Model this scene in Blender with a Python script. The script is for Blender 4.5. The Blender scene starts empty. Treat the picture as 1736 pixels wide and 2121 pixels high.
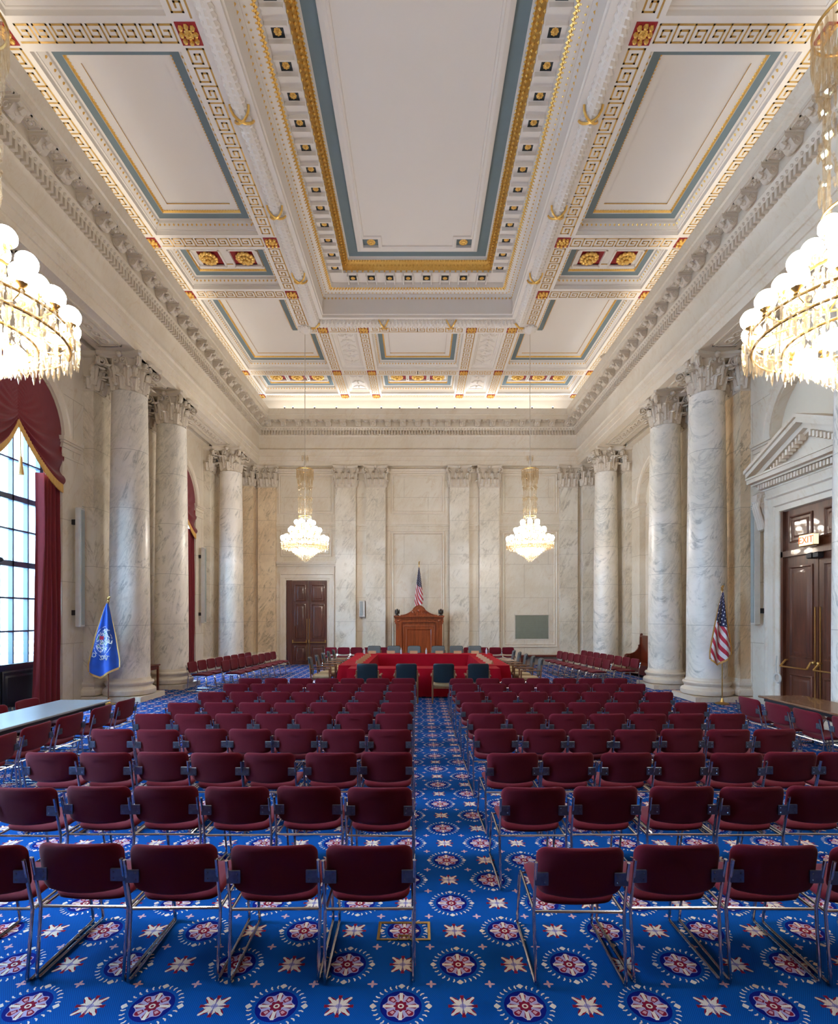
import bpy, math, random
from mathutils import Vector, Matrix
random.seed(7)
PI = math.pi
sc = bpy.context.scene
COL = sc.collection
EYE, F = 2.1, 1074.0
CX = -0.05                      # the room's centre line, the camera stands at x = 0
# ---------------------------------------------------------------- camera, world, exposure
cam = bpy.data.cameras.new('camera'); cam_o = bpy.data.objects.new('camera', cam); COL.objects.link(cam_o)
cam.sensor_fit = 'HORIZONTAL'; cam.sensor_width = 36; cam.lens = 36*F/1736
cam.shift_y = (1277-1060.5)/1736; cam.shift_x = 0
cam_o.location = (0, 0, EYE); cam_o.rotation_euler = (PI/2, 0, 0)
cam.clip_start = .05; cam.clip_end = 200
sc.camera = cam_o
sc.view_settings.view_transform = 'Standard'; sc.view_settings.look = 'None'
sc.view_settings.gamma = 1; sc.view_settings.use_curve_mapping = False
sc.view_settings.exposure = 0.08
sc.cycles.max_bounces = 8; sc.cycles.diffuse_bounces = 8; sc.cycles.glossy_bounces = 3
sc.cycles.transmission_bounces = 4; sc.cycles.transparent_max_bounces = 12
sc.cycles.sample_clamp_indirect = 4; sc.cycles.caustics_reflective = False; sc.cycles.caustics_refractive = False
wd = bpy.data.worlds.new('sky'); sc.world = wd; wd.use_nodes = True
bg = wd.node_tree.nodes['Background']; bg.inputs[0].default_value = (.42, .68, 1, 1); bg.inputs[1].default_value = 62.0
GLOBE_E = 56.0; COVE_W = 2.2
def area(name, loc, rot, sx, sy, w, col):
    l = bpy.data.lights.new(name, 'AREA'); l.shape = 'RECTANGLE'; l.size = sx; l.size_y = sy; l.energy = w; l.color = col
    o = bpy.data.objects.new(name, l); COL.objects.link(o); o.location = loc; o.rotation_euler = rot; return o
WARM = (1, .89, .76)
# strips of cove light lying on top of the cornice, shining up and into the ceiling
area('cove_light', (CX-6.55, 11.5, 10.97), (0, PI-.45, 0), .12, 21, COVE_W*21, WARM)
area('cove_light', (CX+6.55, 11.5, 10.97), (0, PI+.45, 0), .12, 21, COVE_W*21, WARM)
area('cove_light', (CX, 22.1, 10.97), (PI-.45, 0, 0), 12.4, .12, COVE_W*20, WARM)

# ---------------------------------------------------------------- tags
def tag(o, label=None, cat=None, group=None, kind=None):
    if label: o['label'] = label
    if cat: o['category'] = cat
    if group: o['group'] = group
    if kind: o['kind'] = kind
    return o
def empty(name, loc=(0, 0, 0), rz=0, label=None, cat=None, group=None):
    o = bpy.data.objects.new(name, None); COL.objects.link(o); o.location = loc; o.rotation_euler = (0, 0, rz)
    o.empty_display_size = .1
    return tag(o, label, cat, group)
def copy_tree(o, parent=None):
    c = o.copy(); COL.objects.link(c); c.parent = parent
    for ch in KIDS.get(o.name, []):
        copy_tree(ch, c); 
    return c
KIDS = {}
# ---------------------------------------------------------------- mesh builder
class MB:
    def __init__(s): s.v = []; s.f = []; s.m = []; s.uv = None
    def add(s, vs, fs, mi=0):
        n = len(s.v); s.v.extend([tuple(p) for p in vs]); s.f.extend([tuple(i+n for i in f) for f in fs]); s.m.extend([mi]*len(fs)); return s
    def box(s, x0, x1, y0, y1, z0, z1, mi=0):
        v = [(x, y, z) for z in (z0, z1) for y in (y0, y1) for x in (x0, x1)]
        return s.add(v, [(0, 2, 3, 1), (4, 5, 7, 6), (0, 1, 5, 4), (2, 6, 7, 3), (0, 4, 6, 2), (1, 3, 7, 5)], mi)
    def bbox(s, x0, x1, y0, y1, z0, z1, b=.01, mi=0):   # box with bevelled vertical and horizontal edges
        P = [(b, 0), (0, b), (0, z1-z0-b), (b, z1-z0)]
        poly = [(x0, y0), (x1, y0), (x1, y1), (x0, y1)]
        sweep(s, poly, P, lambda u, v, w: (u, v, z0+w), mi=mi, capa=True, capb=True); return s
    def lathe(s, prof, n=24, loc=(0, 0, 0), mi=0, cap=True, sx=1, sy=1):
        vs, fs = [], []
        for r, z in prof:
            for k in range(n):
                a = 2*PI*k/n; vs.append((loc[0]+sx*r*math.cos(a), loc[1]+sy*r*math.sin(a), loc[2]+z))
        for i in range(len(prof)-1):
            for k in range(n):
                k2 = (k+1) % n; fs.append((i*n+k, i*n+k2, (i+1)*n+k2, (i+1)*n+k))
        if cap:
            fs.append(tuple(range(n))[::-1]); fs.append(tuple((len(prof)-1)*n+k for k in range(n)))
        return s.add(vs, fs, mi)
    def sph(s, c, r, n=12, m=8, mi=0, sx=1, sy=1, sz=1):
        return s.lathe([(max(1e-4, r*math.sin(PI*i/m)), -r*math.cos(PI*i/m)*sz) for i in range(m+1)], n, c, mi, True, sx, sy)
    def octa(s, c, rx, ry, rz, mi=0):
        x, y, z = c
        return s.add([(x+rx, y, z), (x, y+ry, z), (x-rx, y, z), (x, y-ry, z), (x, y, z+rz), (x, y, z-rz)],
                     [(0, 1, 4), (1, 2, 4), (2, 3, 4), (3, 0, 4), (1, 0, 5), (2, 1, 5), (3, 2, 5), (0, 3, 5)], mi)
    def tube(s, pts, r, n=8, mi=0, closed=False, rf=None):
        pts = [Vector(p) for p in pts]; N = len(pts); vs, fs = [], []; up = None
        for i, p in enumerate(pts):
            a = pts[i-1] if (i > 0 or closed) else p; b = pts[(i+1) % N] if (i < N-1 or closed) else p
            t = (b-a)
            if t.length < 1e-9: t = Vector((0, 0, 1))
            t.normalize()
            if up is None: up = Vector((0, 0, 1)) if abs(t.z) < .9 else Vector((1, 0, 0))
            u = up-t*up.dot(t)
            if u.length < 1e-4: u = Vector((1, 0, 0))-t*t.x
            u.normalize(); w = t.cross(u); up = u
            for k in range(n):
                A = 2*PI*k/n; rr = rf(i, k) if rf else r
                vs.append(p+u*math.cos(A)*rr+w*math.sin(A)*rr)
        M = N if closed else N-1
        for i in range(M):
            j = (i+1) % N
            for k in range(n):
                k2 = (k+1) % n; fs.append((i*n+k, i*n+k2, j*n+k2, j*n+k))
        if not closed:
            fs.append(tuple(range(n))[::-1]); fs.append(tuple((N-1)*n+k for k in range(n)))
        return s.add(vs, fs, mi)
    def grid(s, nu, nv, fn, mi=0, uv=False, thick=None):
        vs = [fn(i/nu, j/nv) for j in range(nv+1) for i in range(nu+1)]
        fs = [(j*(nu+1)+i, j*(nu+1)+i+1, (j+1)*(nu+1)+i+1, (j+1)*(nu+1)+i) for j in range(nv) for i in range(nu)]
        if uv:
            if s.uv is None: s.uv = {}
            n = len(s.v)
            for j in range(nv+1):
                for i in range(nu+1): s.uv[n+j*(nu+1)+i] = (i/nu, j/nv)
        return s.add(vs, fs, mi)
    def xf(s, M):
        s.v = [tuple(M @ Vector(p)) for p in s.v]; return s
    def merge(s, o, M=None, mi=None):
        vs = [tuple(M @ Vector(p)) for p in o.v] if M else o.v
        n = len(s.v); s.v.extend(vs); s.f.extend([tuple(i+n for i in f) for f in o.f]); s.m.extend(o.m if mi is None else [mi]*len(o.f)); return s
    def mesh(s, name, mats, smooth=35):
        me = bpy.data.meshes.new(name); me.from_pydata(s.v, [], s.f)
        for m in (mats if isinstance(mats, (list, tuple)) else [mats]): me.materials.append(m)
        me.polygons.foreach_set('material_index', s.m)
        if s.uv is not None:
            l = me.uv_layers.new(name='UVMap')
            for lp in me.loops: l.data[lp.index].uv = s.uv.get(lp.vertex_index, (0, 0))
        me.update()
        if smooth:
            me.polygons.foreach_set('use_smooth', [True]*len(me.polygons))
            me.set_sharp_from_angle(angle=math.radians(smooth))
        return me
    def obj(s, name, mats, parent=None, loc=(0, 0, 0), rz=0, smooth=35, **kw):
        o = bpy.data.objects.new(name, s.mesh(name, mats, smooth)); COL.objects.link(o)
        o.location = loc; o.rotation_euler = (0, 0, rz)
        if parent: o.parent = parent; KIDS.setdefault(parent.name, []).append(o)
        return tag(o, **kw)
def part(mesh_o, parent, loc=(0, 0, 0), rot=(0, 0, 0), **kw):     # linked copy of one part
    c = mesh_o.copy(); COL.objects.link(c); c.parent = parent; c.location = loc; c.rotation_euler = rot
    if parent: KIDS.setdefault(parent.name, []).append(c)
    return tag(c, **kw)
def offset(poly, d, closed=True):
    n = len(poly); out = []
    for i in range(n):
        p = poly[i]
        a = poly[i-1] if (closed or i > 0) else None; b = poly[(i+1) % n] if (closed or i < n-1) else None
        def nrm(q, r):
            dx, dy = r[0]-q[0], r[1]-q[1]; L = math.hypot(dx, dy); return (-dy/L, dx/L)
        n1 = nrm(a, p) if a else None; n2 = nrm(p, b) if b else None
        if n1 is None: n1 = n2
        if n2 is None: n2 = n1
        k = 1+n1[0]*n2[0]+n1[1]*n2[1]; out.append((p[0]+d*(n1[0]+n2[0])/k, p[1]+d*(n1[1]+n2[1])/k))
    return out
def sweep(mb, poly, prof, fm, mi=0, closed=True, capa=False, capb=False, flip=False, mis=None):
    rings = [[fm(u, v, w) for u, v in offset(poly, d, closed)] for d, w in prof]
    n = len(poly); vs = [p for r in rings for p in r]
    for i in range(len(prof)-1):
        fs = []
        for k in range(n if closed else n-1):
            k2 = (k+1) % n; q = (i*n+k, i*n+k2, (i+1)*n+k2, (i+1)*n+k); fs.append(q[::-1] if flip else q)
        if i == 0: base = len(mb.v); mb.v.extend([tuple(p) for p in vs])
        mb.f.extend([tuple(a+base for a in f) for f in fs]); mb.m.extend([mis[i] if mis else mi]*len(fs))
    if capa: mb.f.append(tuple(base+k for k in range(n))[::-1]); mb.m.append(mis[0] if mis else mi)
    if capb: mb.f.append(tuple(base+(len(prof)-1)*n+k for k in range(n))); mb.m.append(mis[-1] if mis else mi)
    return mb
def rect(x0, x1, y0, y1): return [(x0, y0), (x1, y0), (x1, y1), (x0, y1)]
# ---------------------------------------------------------------- materials
class E:                       # tiny expression wrapper for math nodes
    t = None
    def __init__(s, x): s.x = x
    @staticmethod
    def n(op, *a, clamp=False):
        nd = E.t.nodes.new('ShaderNodeMath'); nd.operation = op; nd.use_clamp = clamp
        for i, q in enumerate(a):
            q = q.x if isinstance(q, E) else q
            if isinstance(q, (int, float)): nd.inputs[i].default_value = q
            else: E.t.links.new(q, nd.inputs[i])
        return E(nd.outputs[0])
    def __add__(s, o): return E.n('ADD', s, o)
    __radd__ = __add__
    def __mul__(s, o): return E.n('MULTIPLY', s, o)
    __rmul__ = __mul__
    def __sub__(s, o): return E.n('SUBTRACT', s, o)
    def __rsub__(s, o): return E.n('SUBTRACT', o, s)
    def __truediv__(s, o): return E.n('DIVIDE', s, o)
    def __pow__(s, o): return E.n('POWER', s, o)
    def __lt__(s, o): return E.n('LESS_THAN', s, o)
    def __gt__(s, o): return E.n('GREATER_THAN', s, o)
    def abs(s): return E.n('ABSOLUTE', s)
    def cos(s): return E.n('COSINE', s)
    def sin(s): return E.n('SINE', s)
    def fr(s): return E.n('FRACT', s)
    def fl(s): return E.n('FLOOR', s)
    def sqrt(s): return E.n('SQRT', s)
    def clamp(s): return E.n('ADD', s, 0.0, clamp=True)
def emax(a, b): return E.n('MAXIMUM', a, b)
def emin(a, b): return E.n('MINIMUM', a, b)
def step(x, a, b): return ((x-a)/(b-a)).clamp()
def S(r, g, b):
    f = lambda c: ((c/255)/12.92 if c/255 <= .04045 else (((c/255)+.055)/1.055)**2.4); return (f(r), f(g), f(b), 1)
def mixc(f, a, b):
    nd = E.t.nodes.new('ShaderNodeMix'); nd.data_type = 'RGBA'
    for i, q in ((0, f), (6, a), (7, b)):
        q = q.x if isinstance(q, E) else q
        if isinstance(q, (tuple, float, int)): nd.inputs[i].default_value = q
        else: E.t.links.new(q, nd.inputs[i])
    return nd.outputs[2]
def newmat(name):
    m = bpy.data.materials.new(name); m.use_nodes = True; E.t = m.node_tree; return m, m.node_tree.nodes['Principled BSDF']
def coords(kind='Object', sx=1, sy=1, sz=1, rot=(0, 0, 0)):
    tc = E.t.nodes.new('ShaderNodeTexCoord'); mp = E.t.nodes.new('ShaderNodeMapping')
    E.t.links.new(tc.outputs[kind], mp.inputs[0]); mp.inputs['Scale'].default_value = (sx, sy, sz); mp.inputs['Rotation'].default_value = rot
    return mp.outputs[0]
def noise(vec, scale, detail=4, dist=0, rough=.55):
    n = E.t.nodes.new('ShaderNodeTexNoise'); n.inputs['Scale'].default_value = scale; n.inputs['Detail'].default_value = detail
    n.inputs['Distortion'].default_value = dist; n.inputs['Roughness'].default_value = rough
    if vec is not None: E.t.links.new(vec, n.inputs['Vector'])
    return E(n.outputs[0])
def xyz(vec):
    n = E.t.nodes.new('ShaderNodeSeparateXYZ'); E.t.links.new(vec, n.inputs[0]); return E(n.outputs[0]), E(n.outputs[1]), E(n.outputs[2])
def vec3(a, b, c):
    n = E.t.nodes.new('ShaderNodeCombineXYZ')
    for i, q in enumerate((a, b, c)):
        if isinstance(q, E): E.t.links.new(q.x, n.inputs[i])
        else: n.inputs[i].default_value = q
    return n.outputs[0]
def bump(b, h, strength=.3, dist=.01):
    n = E.t.nodes.new('ShaderNodeBump'); n.inputs['Strength'].default_value = strength; n.inputs['Distance'].default_value = dist
    E.t.links.new(h.x, n.inputs['Height']); E.t.links.new(n.outputs[0], b.inputs['Normal'])
def setp(b, col=None, rough=None, metal=None, sheen=None, coat=None, spec=None):
    if col is not None:
        if isinstance(col, tuple): b.inputs['Base Color'].default_value = col
        else: E.t.links.new(col, b.inputs['Base Color'])
    if rough is not None: b.inputs['Roughness'].default_value = rough
    if metal is not None: b.inputs['Metallic'].default_value = metal
    if sheen is not None: b.inputs['Sheen Weight'].default_value = sheen
    if coat is not None: b.inputs['Coat Weight'].default_value = coat
    if spec is not None: b.inputs['Specular IOR Level'].default_value = spec
def plain(name, col, rough=.5, metal=0, var=.06, vs=6, **k):
    m, b = newmat(name); n = noise(coords(), vs, 3)
    c2 = tuple(max(0, c*(1-var*3)) for c in col[:3])+(1,)
    setp(b, mixc(n, c2, tuple(min(1, c*(1+var)) for c in col[:3])+(1,)), rough, metal, **k); return m
def marble(name, c1, c2, vein, vs=.5, va=.6, dark=None, joint=None, rough=.32, rnd=False, jz=None, tilt=.9, freq=1.0):
    m, b = newmat(name); v = coords()
    x, y, z = xyz(v)
    if rnd:
        oi = E.t.nodes.new('ShaderNodeObjectInfo'); R = E(oi.outputs['Random'])
        x2, y2, z2 = x+R*31.0, y+R*17.0, z+R*23.0
    else: x2, y2, z2 = x, y, z
    p = vec3(x2, y2, z2)
    big = noise(p, .55*freq, 4, .6); med = noise(p, 1.7*freq, 6, 1.2, .62); fine = noise(p, 7*freq, 5, .4, .7)
    base = mixc(step(big, .35, .65), c1, c2)
    # veins run diagonally: stretch the coordinate along a slanted direction
    s = (x2+y2)*tilt+z2; q = (x2+y2)*1.0-z2*.55
    dv = noise(vec3(q*2.6*freq, s*.55*freq, (x2-y2)*.4*freq), 1.0, 6, .9, .62)
    r = 1.0-((dv-.5).abs()*14.0).clamp()
    v1 = (r**2.0)*step(med, .42, .62)
    dv2 = noise(vec3(q*5.5*freq, s*1.3*freq, (x2-y2)*.8*freq), 1.0, 5, 1.1, .6)
    v2 = (1.0-((dv2-.47).abs()*18.0).clamp())*step(big, .4, .62)*.6
    cloud = step(dv, .5, .75)*step(big, .35, .6)*.5
    f = (emax(emax(v1, v2), cloud)*va).clamp()
    c = mixc(f, base, vein)
    if dark: c = mixc((v1*step(fine, .45, .7)*va*.8).clamp(), c, dark)
    h = None
    if joint:
        jw, jh, wln = joint
        row = (z/jh).fl(); off = (row*.5).fr()*1.0
        u = ((x+y)/jw+off).fr(); w = (z/jh).fr()
        ju = emin(u, 1.0-u)*jw; jv = emin(w, 1.0-w)*jh
        h = 1.0-step(emin(ju, jv), wln*.4, wln)
    if jz:
        w = ((z-jz[0])/jz[1]).fr(); h = 1.0-step(emin(w, 1.0-w)*jz[1], .004, .009)
    if h is not None: c = mixc(h*.45, c, tuple(k*.45 for k in vein[:3])+(1,))
    setp(b, c, rough, spec=.4); return m
M = {}
CR = S(226, 219, 205)
M['wall'] = marble('wall_marble', S(226, 219, 204), S(214, 205, 186), S(196, 172, 136), va=.5, joint=(2.1, 1.46, .012))
M['trim'] = marble('trim_marble', S(226, 218, 203), S(216, 207, 190), S(200, 176, 140), va=.4)
M['shaft'] = marble('column_marble', S(238, 234, 226), S(222, 217, 204), S(150, 152, 146), va=.75, dark=S(120, 124, 120), rnd=True, jz=(1.88, 1.46))
M['pil'] = marble('pilaster_marble', S(230, 225, 212), S(216, 205, 184), S(158, 148, 128), va=.7, dark=S(130, 126, 116), rnd=True, jz=(1.88, 1.46))
M['warmpil'] = marble('warm_marble', S(238, 220, 190), S(226, 202, 166), S(150, 132, 104), va=.8, dark=S(122, 112, 92), rnd=True, jz=(1.88, 1.46))
M['stone'] = plain('carved_stone', S(212, 202, 186), .6, var=.03, vs=3)
M['white'] = plain('ceiling_plaster', S(232, 227, 220), .8, var=.01, vs=1)
M['blue'] = plain('ceiling_blue_paint', S(112, 128, 132), .7, var=.03)
M['red'] = plain('ceiling_red_paint', S(150, 22, 26), .6)
M['black'] = plain('ceiling_dark_paint', S(18, 30, 34), .6)
M['cream'] = plain('lunette_plaster', S(222, 214, 196), .8, var=.01)
m, b = newmat('gold_leaf'); n = noise(coords(), 25, 3); setp(b, mixc(n, S(214, 158, 66), S(250, 214, 130)), .38, .75); M['gold'] = m
m, b = newmat('pale_gold_paint'); n = noise(coords(), 9, 3); setp(b, mixc(n, S(196, 150, 78), S(220, 182, 112)), .32, .6); M['keygold'] = m
def wood(name, a, bcol, sc_=1, rough=.28):
    m, b = newmat(name); x, y, z = xyz(coords())
    g = noise(vec3(x*22.0*sc_, y*22.0*sc_, z*1.3*sc_), 1.0, 5, 1.0); g2 = noise(vec3(x*3.0, y*3.0, z*.8), 1.0, 3, 1.5)
    setp(b, mixc(step(g*.6+g2*.4, .35, .65), a, bcol), rough, coat=.3); return m
M['door'] = wood('dark_door_wood', S(62, 28, 16), S(98, 50, 28), 1, .38)
M['mahog'] = wood('carved_mahogany', S(108, 46, 18), S(158, 78, 36), .8)
M['bench'] = wood('bench_wood', S(74, 26, 12), S(112, 44, 22))
M['tan'] = wood('light_arm_wood', S(92, 60, 40), S(132, 92, 62))
m, b = newmat('chair_fabric'); v = coords(); n = noise(v, 350, 2); setp(b, mixc(n, S(74, 8, 22), S(106, 18, 34)), .9, sheen=.08, spec=.15); bump(b, n, .25, .002); M['fab'] = m
m, b = newmat('velvet_curtain'); n = noise(coords(sx=3, sy=3, sz=.3), 20, 3); setp(b, mixc(n, S(88, 4, 14), S(124, 12, 24)), .85, sheen=.25); M['velvet'] = m
m, b = newmat('gold_fringe'); x, y, z = xyz(coords()); n = noise(vec3(x*80.0, y*80.0, z*2.0), 1.0, 2); setp(b, mixc(n, S(186, 130, 54), S(230, 190, 110)), .6); M['fringe'] = m
m, b = newmat('red_tablecloth'); n = noise(coords(), 3, 3); setp(b, mixc(n, S(136, 2, 22), S(160, 6, 32)), .85, spec=.15); M['cloth'] = m
m, b = newmat('chrome_tube'); setp(b, S(205, 208, 214), .16, 1); M['chrome'] = m
m, b = newmat('dark_steel'); n = noise(coords(), 40, 2); setp(b, mixc(n, S(84, 96, 112), S(120, 130, 144)), .35, .85); M['steel'] = m
m, b = newmat('brass'); n = noise(coords(), 30, 2); setp(b, mixc(n, S(190, 150, 80), S(226, 190, 120)), .3, .9); M['brass'] = m
M['leather'] = plain('dark_leather', S(16, 34, 44), .4)
M['greyleather'] = plain('grey_leather', S(84, 92, 96), .5)
M['seatpad'] = plain('tan_seat_pad', S(176, 156, 118), .7)
M['speaker'] = plain('speaker_grey', S(160, 168, 164), .6)
M['speakerw'] = plain('speaker_white', S(214, 212, 202), .6)
M['tabletop'] = wood('brown_laminate', S(112, 82, 62), S(134, 102, 80), .5, .22)
M['pale'] = plain('window_sheen_laminate', S(146, 156, 164), .26, var=.02, vs=2)  # window-side table: pale blue sheen of the window put into its colour
M['iron'] = plain('black_iron', S(22, 24, 30), .5)
M['winwood'] = plain('dark_window_wood', S(14, 18, 26), .35)
M['winframe'] = plain('blue_grey_window_bars', S(40, 62, 84), .4)
M['ext'] = plain('portico_limestone', S(222, 226, 230), .8, var=.02)
M['terrace'] = plain('terrace_paving', S(190, 196, 200), .9)
M['vent'] = plain('brass_grille', S(150, 154, 138), .5, 0)
M['paper'] = plain('tan_card', S(176, 136, 104), .7)
M['bottle'] = plain('clear_plastic', S(196, 206, 220), .2)
M['eagle'] = plain('black_bronze', S(34, 28, 26), .4)
m, b = newmat('lit_globe'); x, y, z = xyz(coords()); setp(b, (1, 1, 1, 1), .3); b.inputs['Emission Color'].default_value = (1, .93, .85, 1); b.inputs['Emission Strength'].default_value = GLOBE_E; M['globe'] = m
m, b = newmat('led_lens'); n = noise(coords(), 5, 1); b.inputs['Emission Color'].default_value = (1, .85, .6, 1); b.inputs['Emission Strength'].default_value = 30; M['led'] = m
m, b = newmat('exit_panel'); b.inputs['Emission Color'].default_value = (1, .78, .4, 1); b.inputs['Emission Strength'].default_value = 3.2; M['exit'] = m; b.inputs['Emission Strength'].default_value = 1.05
m, b = newmat('exit_letters'); setp(b, S(190, 30, 6), .5); b.inputs['Emission Color'].default_value = (1, .22, .03, 1); b.inputs['Emission Strength'].default_value = .8; M['exitred'] = m
def clearmat(name, tint, k, rough=.05, white=0.0):
    m, b = newmat(name); t = m.node_tree; out = t.nodes['Material Output']
    tr = t.nodes.new('ShaderNodeBsdfTransparent'); tr.inputs[0].default_value = tint
    gl = t.nodes.new('ShaderNodeBsdfGlossy'); gl.inputs['Roughness'].default_value = rough; gl.inputs[0].default_value = (1, 1, 1, 1) if not white else (1, .92, .8, 1)
    mx = t.nodes.new('ShaderNodeMixShader'); mx.inputs[0].default_value = k
    t.links.new(tr.outputs[0], mx.inputs[1]); t.links.new(gl.outputs[0], mx.inputs[2]); last = mx.outputs[0]
    if white:
        d = t.nodes.new('ShaderNodeBsdfTranslucent'); d.inputs[0].default_value = (.98, .93, .84, 1)
        m2 = t.nodes.new('ShaderNodeMixShader'); m2.inputs[0].default_value = white
        t.links.new(last, m2.inputs[1]); t.links.new(d.outputs[0], m2.inputs[2]); last = m2.outputs[0]
    t.links.new(last, out.inputs[0]); return m
M['glass'] = clearmat('window_glass', (.95, .98, 1, 1), .06)
M['crystal'] = clearmat('cut_crystal', (.93, .88, .78, 1), .2, .08, .06)
# carpet
m, b = newmat('carpet')
x, y, z = xyz(coords()); PW = .335
u = (x-.237)/PW; v = (y-3.13)/PW
iu, iv = (u+.5).fl(), (v+.5).fl()
du, dv = u-iu, v-iv; par = (((iu+iv)*.5).fr()) < .25
th = E.n('ARCTAN2', dv, du); r = (du*du+dv*dv).sqrt()
au, av = du.abs(), dv.abs(); A, Bn = emax(au, av), emin(au, av)
c8 = (th*8.0).cos(); c4 = (th*4.0).cos()
weave = ((x*(2*PI/.011)).sin()*(y*(2*PI/.014)).sin())
wv = noise(coords(), 3, 3)
blue = mixc(step(weave, -.2, .6), S(0, 62, 134), S(10, 92, 172)); blue = mixc(wv*.35, blue, S(6, 60, 120))
CRM, RED, NAV, LIL = S(226, 208, 186), S(126, 20, 44), S(8, 20, 108), S(176, 160, 190)
med = mixc((r < .335)*1.0, blue, NAV)
leafr = r-.43
wre = (leafr.abs() < .045)*(((th*28.0).cos()*.9+((leafr.abs()*70.0)+(th*28.0).sin()*2.0).cos()*.5) > .62)*((th*4.0).cos() < .88)
med = mixc(wre, med, CRM)
fl = ((A-.452).abs()+Bn < .062)*1.0
fl2 = emax((A-.452).abs(), Bn) < .03
med = mixc(emax(fl, fl2), med, CRM)
med = mixc(r < (.262+.022*c8), med, LIL)
med = mixc((r < (.245+.022*c8))*(r > .13)*(c8 > -.3), med, RED)
med = mixc(((r-.185).abs() < .03)*(c8 > .45), med, S(206, 150, 150))
med = mixc((Bn < .028)*(A > .1)*(A < .29), med, CRM)
med = mixc((r < (.108+.014*c8))*1.0, med, RED)
med = mixc((r < .05)*1.0, med, CRM); med = mixc((r < .026)*1.0, med, RED)
s2 = (th*2.0).sin().abs()
c4p = emax(c4*-1.0, 0.0); SR = .178+.10*c4p-.035*(th*4.0).sin().abs()+.03*emax(c4, 0.0)
star = mixc(r < SR, blue, CRM)
star = mixc((Bn < (.008+.15*(A-.06)))*(A > .06)*(A < .235), star, RED)
star = mixc((r > .72*SR)*(r < SR)*((au-av).abs() > .03)*(c4p > .15), star, RED)
star = mixc((r < .052)*1.0, star, LIL); star = mixc((Bn < .009)*(A < .15), star, S(120, 110, 150))
pat = mixc(par, star, med)
cu, cv = .5-au, .5-av
cr = (emin(cu, cv)+.28*(emax(cu, cv)-.04).abs() < .024)*(emax(cu, cv) < .085)
pat = mixc(cr, pat, S(206, 160, 160))
pat = mixc((step(weave, .55, .6))*.22, pat, S(0, 30, 90))
setp(b, pat, .95, spec=.1); bump(b, noise(coords(), 260, 2), .3, .004); M['carpet'] = m
# flags (UV: x across the cloth, y from the top down)
def flagmat(us):
    m, b = newmat('striped_flag_cloth' if us else 'blue_flag_cloth'); tc = E.t.nodes.new('ShaderNodeTexCoord'); t, s, _ = xyz(tc.outputs['UV'])
    if us:
        st = ((s*6.2-t*3.4).fr()) < .5; c = mixc(st, S(226, 222, 226), S(178, 26, 56))
        cx = ((t*5.0+s*8.0).fr()-.5); cy = ((s*16.0-t*3.0).fr()-.5); star = (cx*cx+cy*cy).sqrt() < .2
        can = mixc(star, S(24, 26, 66), S(222, 224, 232)); c = mixc((s-t*.12) < .42, c, can)
    else:
        c = mixc(step(noise(coords(), 4, 2), .3, .7), S(0, 66, 160), S(14, 84, 190))
        a, q = (t-.45)*.95, (s-.52)*2.0
        rr = (a*a+q*q).sqrt(); seal = (rr < .42)*1.0; n = noise(vec3(t*9.0, s*16.0, 0), 1.0, 2)
        sealc = mixc(step(n, .5, .54), S(226, 230, 240), S(70, 110, 190)); sealc = mixc((n < .42)*(rr < .3), sealc, S(40, 130, 110))
        sealc = mixc(((t-.3).abs() < .08)*((s-.47).abs() < .025), sealc, S(200, 40, 80))
        c = mixc(seal, c, sealc); c = mixc((rr > .33)*(rr < .40), c, S(30, 80, 170))
    setp(b, c, .7, sheen=.3); return m
M['usflag'] = flagmat(True); M['blueflag'] = flagmat(False)
# ================================================================ ROOM SHELL
XW, YB, YN, ZC = 8.25, 22.65, -0.7, 11.6
def struct(mb, name, mats, parent=None, **k):
    o = mb.obj(name, mats, parent, loc=(0, 0, 0) if parent else (CX, 0, 0), **k)
    if not parent: o['kind'] = 'structure'
    return o
mb = MB(); mb.v = [(-8.7, YN-.3, 0), (8.7, YN-.3, 0), (8.7, YB+.3, 0), (-8.7, YB+.3, 0)]; mb.f = [(0, 1, 2, 3)]; mb.m = [0]
mb.obj('floor', M['carpet'])['kind'] = 'structure'
def arch_wall(mb, sgn, bays, w, spring, top, reveal, sill=0.0, mi=0):
    """side wall with round-headed openings; sgn -1 left, +1 right"""
    X = sgn*XW; q = lambda pts: mb.add(pts, [(0, 1, 2, 3)], mi); y = YN
    X2 = X+sgn*reveal
    for c in bays:
        q([(X, y, 0), (X, c-w, 0), (X, c-w, top), (X, y, top)]); y = c+w; N = 20
        arc = [(c-w*math.cos(PI*i/N), spring+w*math.sin(PI*i/N)) for i in range(N+1)]
        for (a, za), (b2, zb) in zip(arc, arc[1:]):
            q([(X, a, za), (X, b2, zb), (X, b2, top), (X, a, top)]); q([(X, a, za), (X, b2, zb), (X2, b2, zb), (X2, a, za)])
        for e in (c-w, c+w): q([(X, e, 0), (X, e, spring), (X2, e, spring), (X2, e, 0)])
        if sill: q([(X, c-w, 0), (X, c+w, 0), (X, c+w, sill), (X, c-w, sill)])
    q([(X, y, 0), (X, YB+.1, 0), (X, YB+.1, top), (X, y, top)])
BAYS = [3.6, 10.75, 17.95]; HW = 1.32; SPR = 6.25
wl = MB(); arch_wall(wl, -1, BAYS, HW, SPR, 9.3, .55); struct(wl, 'wall_left', M['wall'])
wr = MB(); arch_wall(wr, 1, BAYS, HW, SPR, 9.3, .22)
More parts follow.
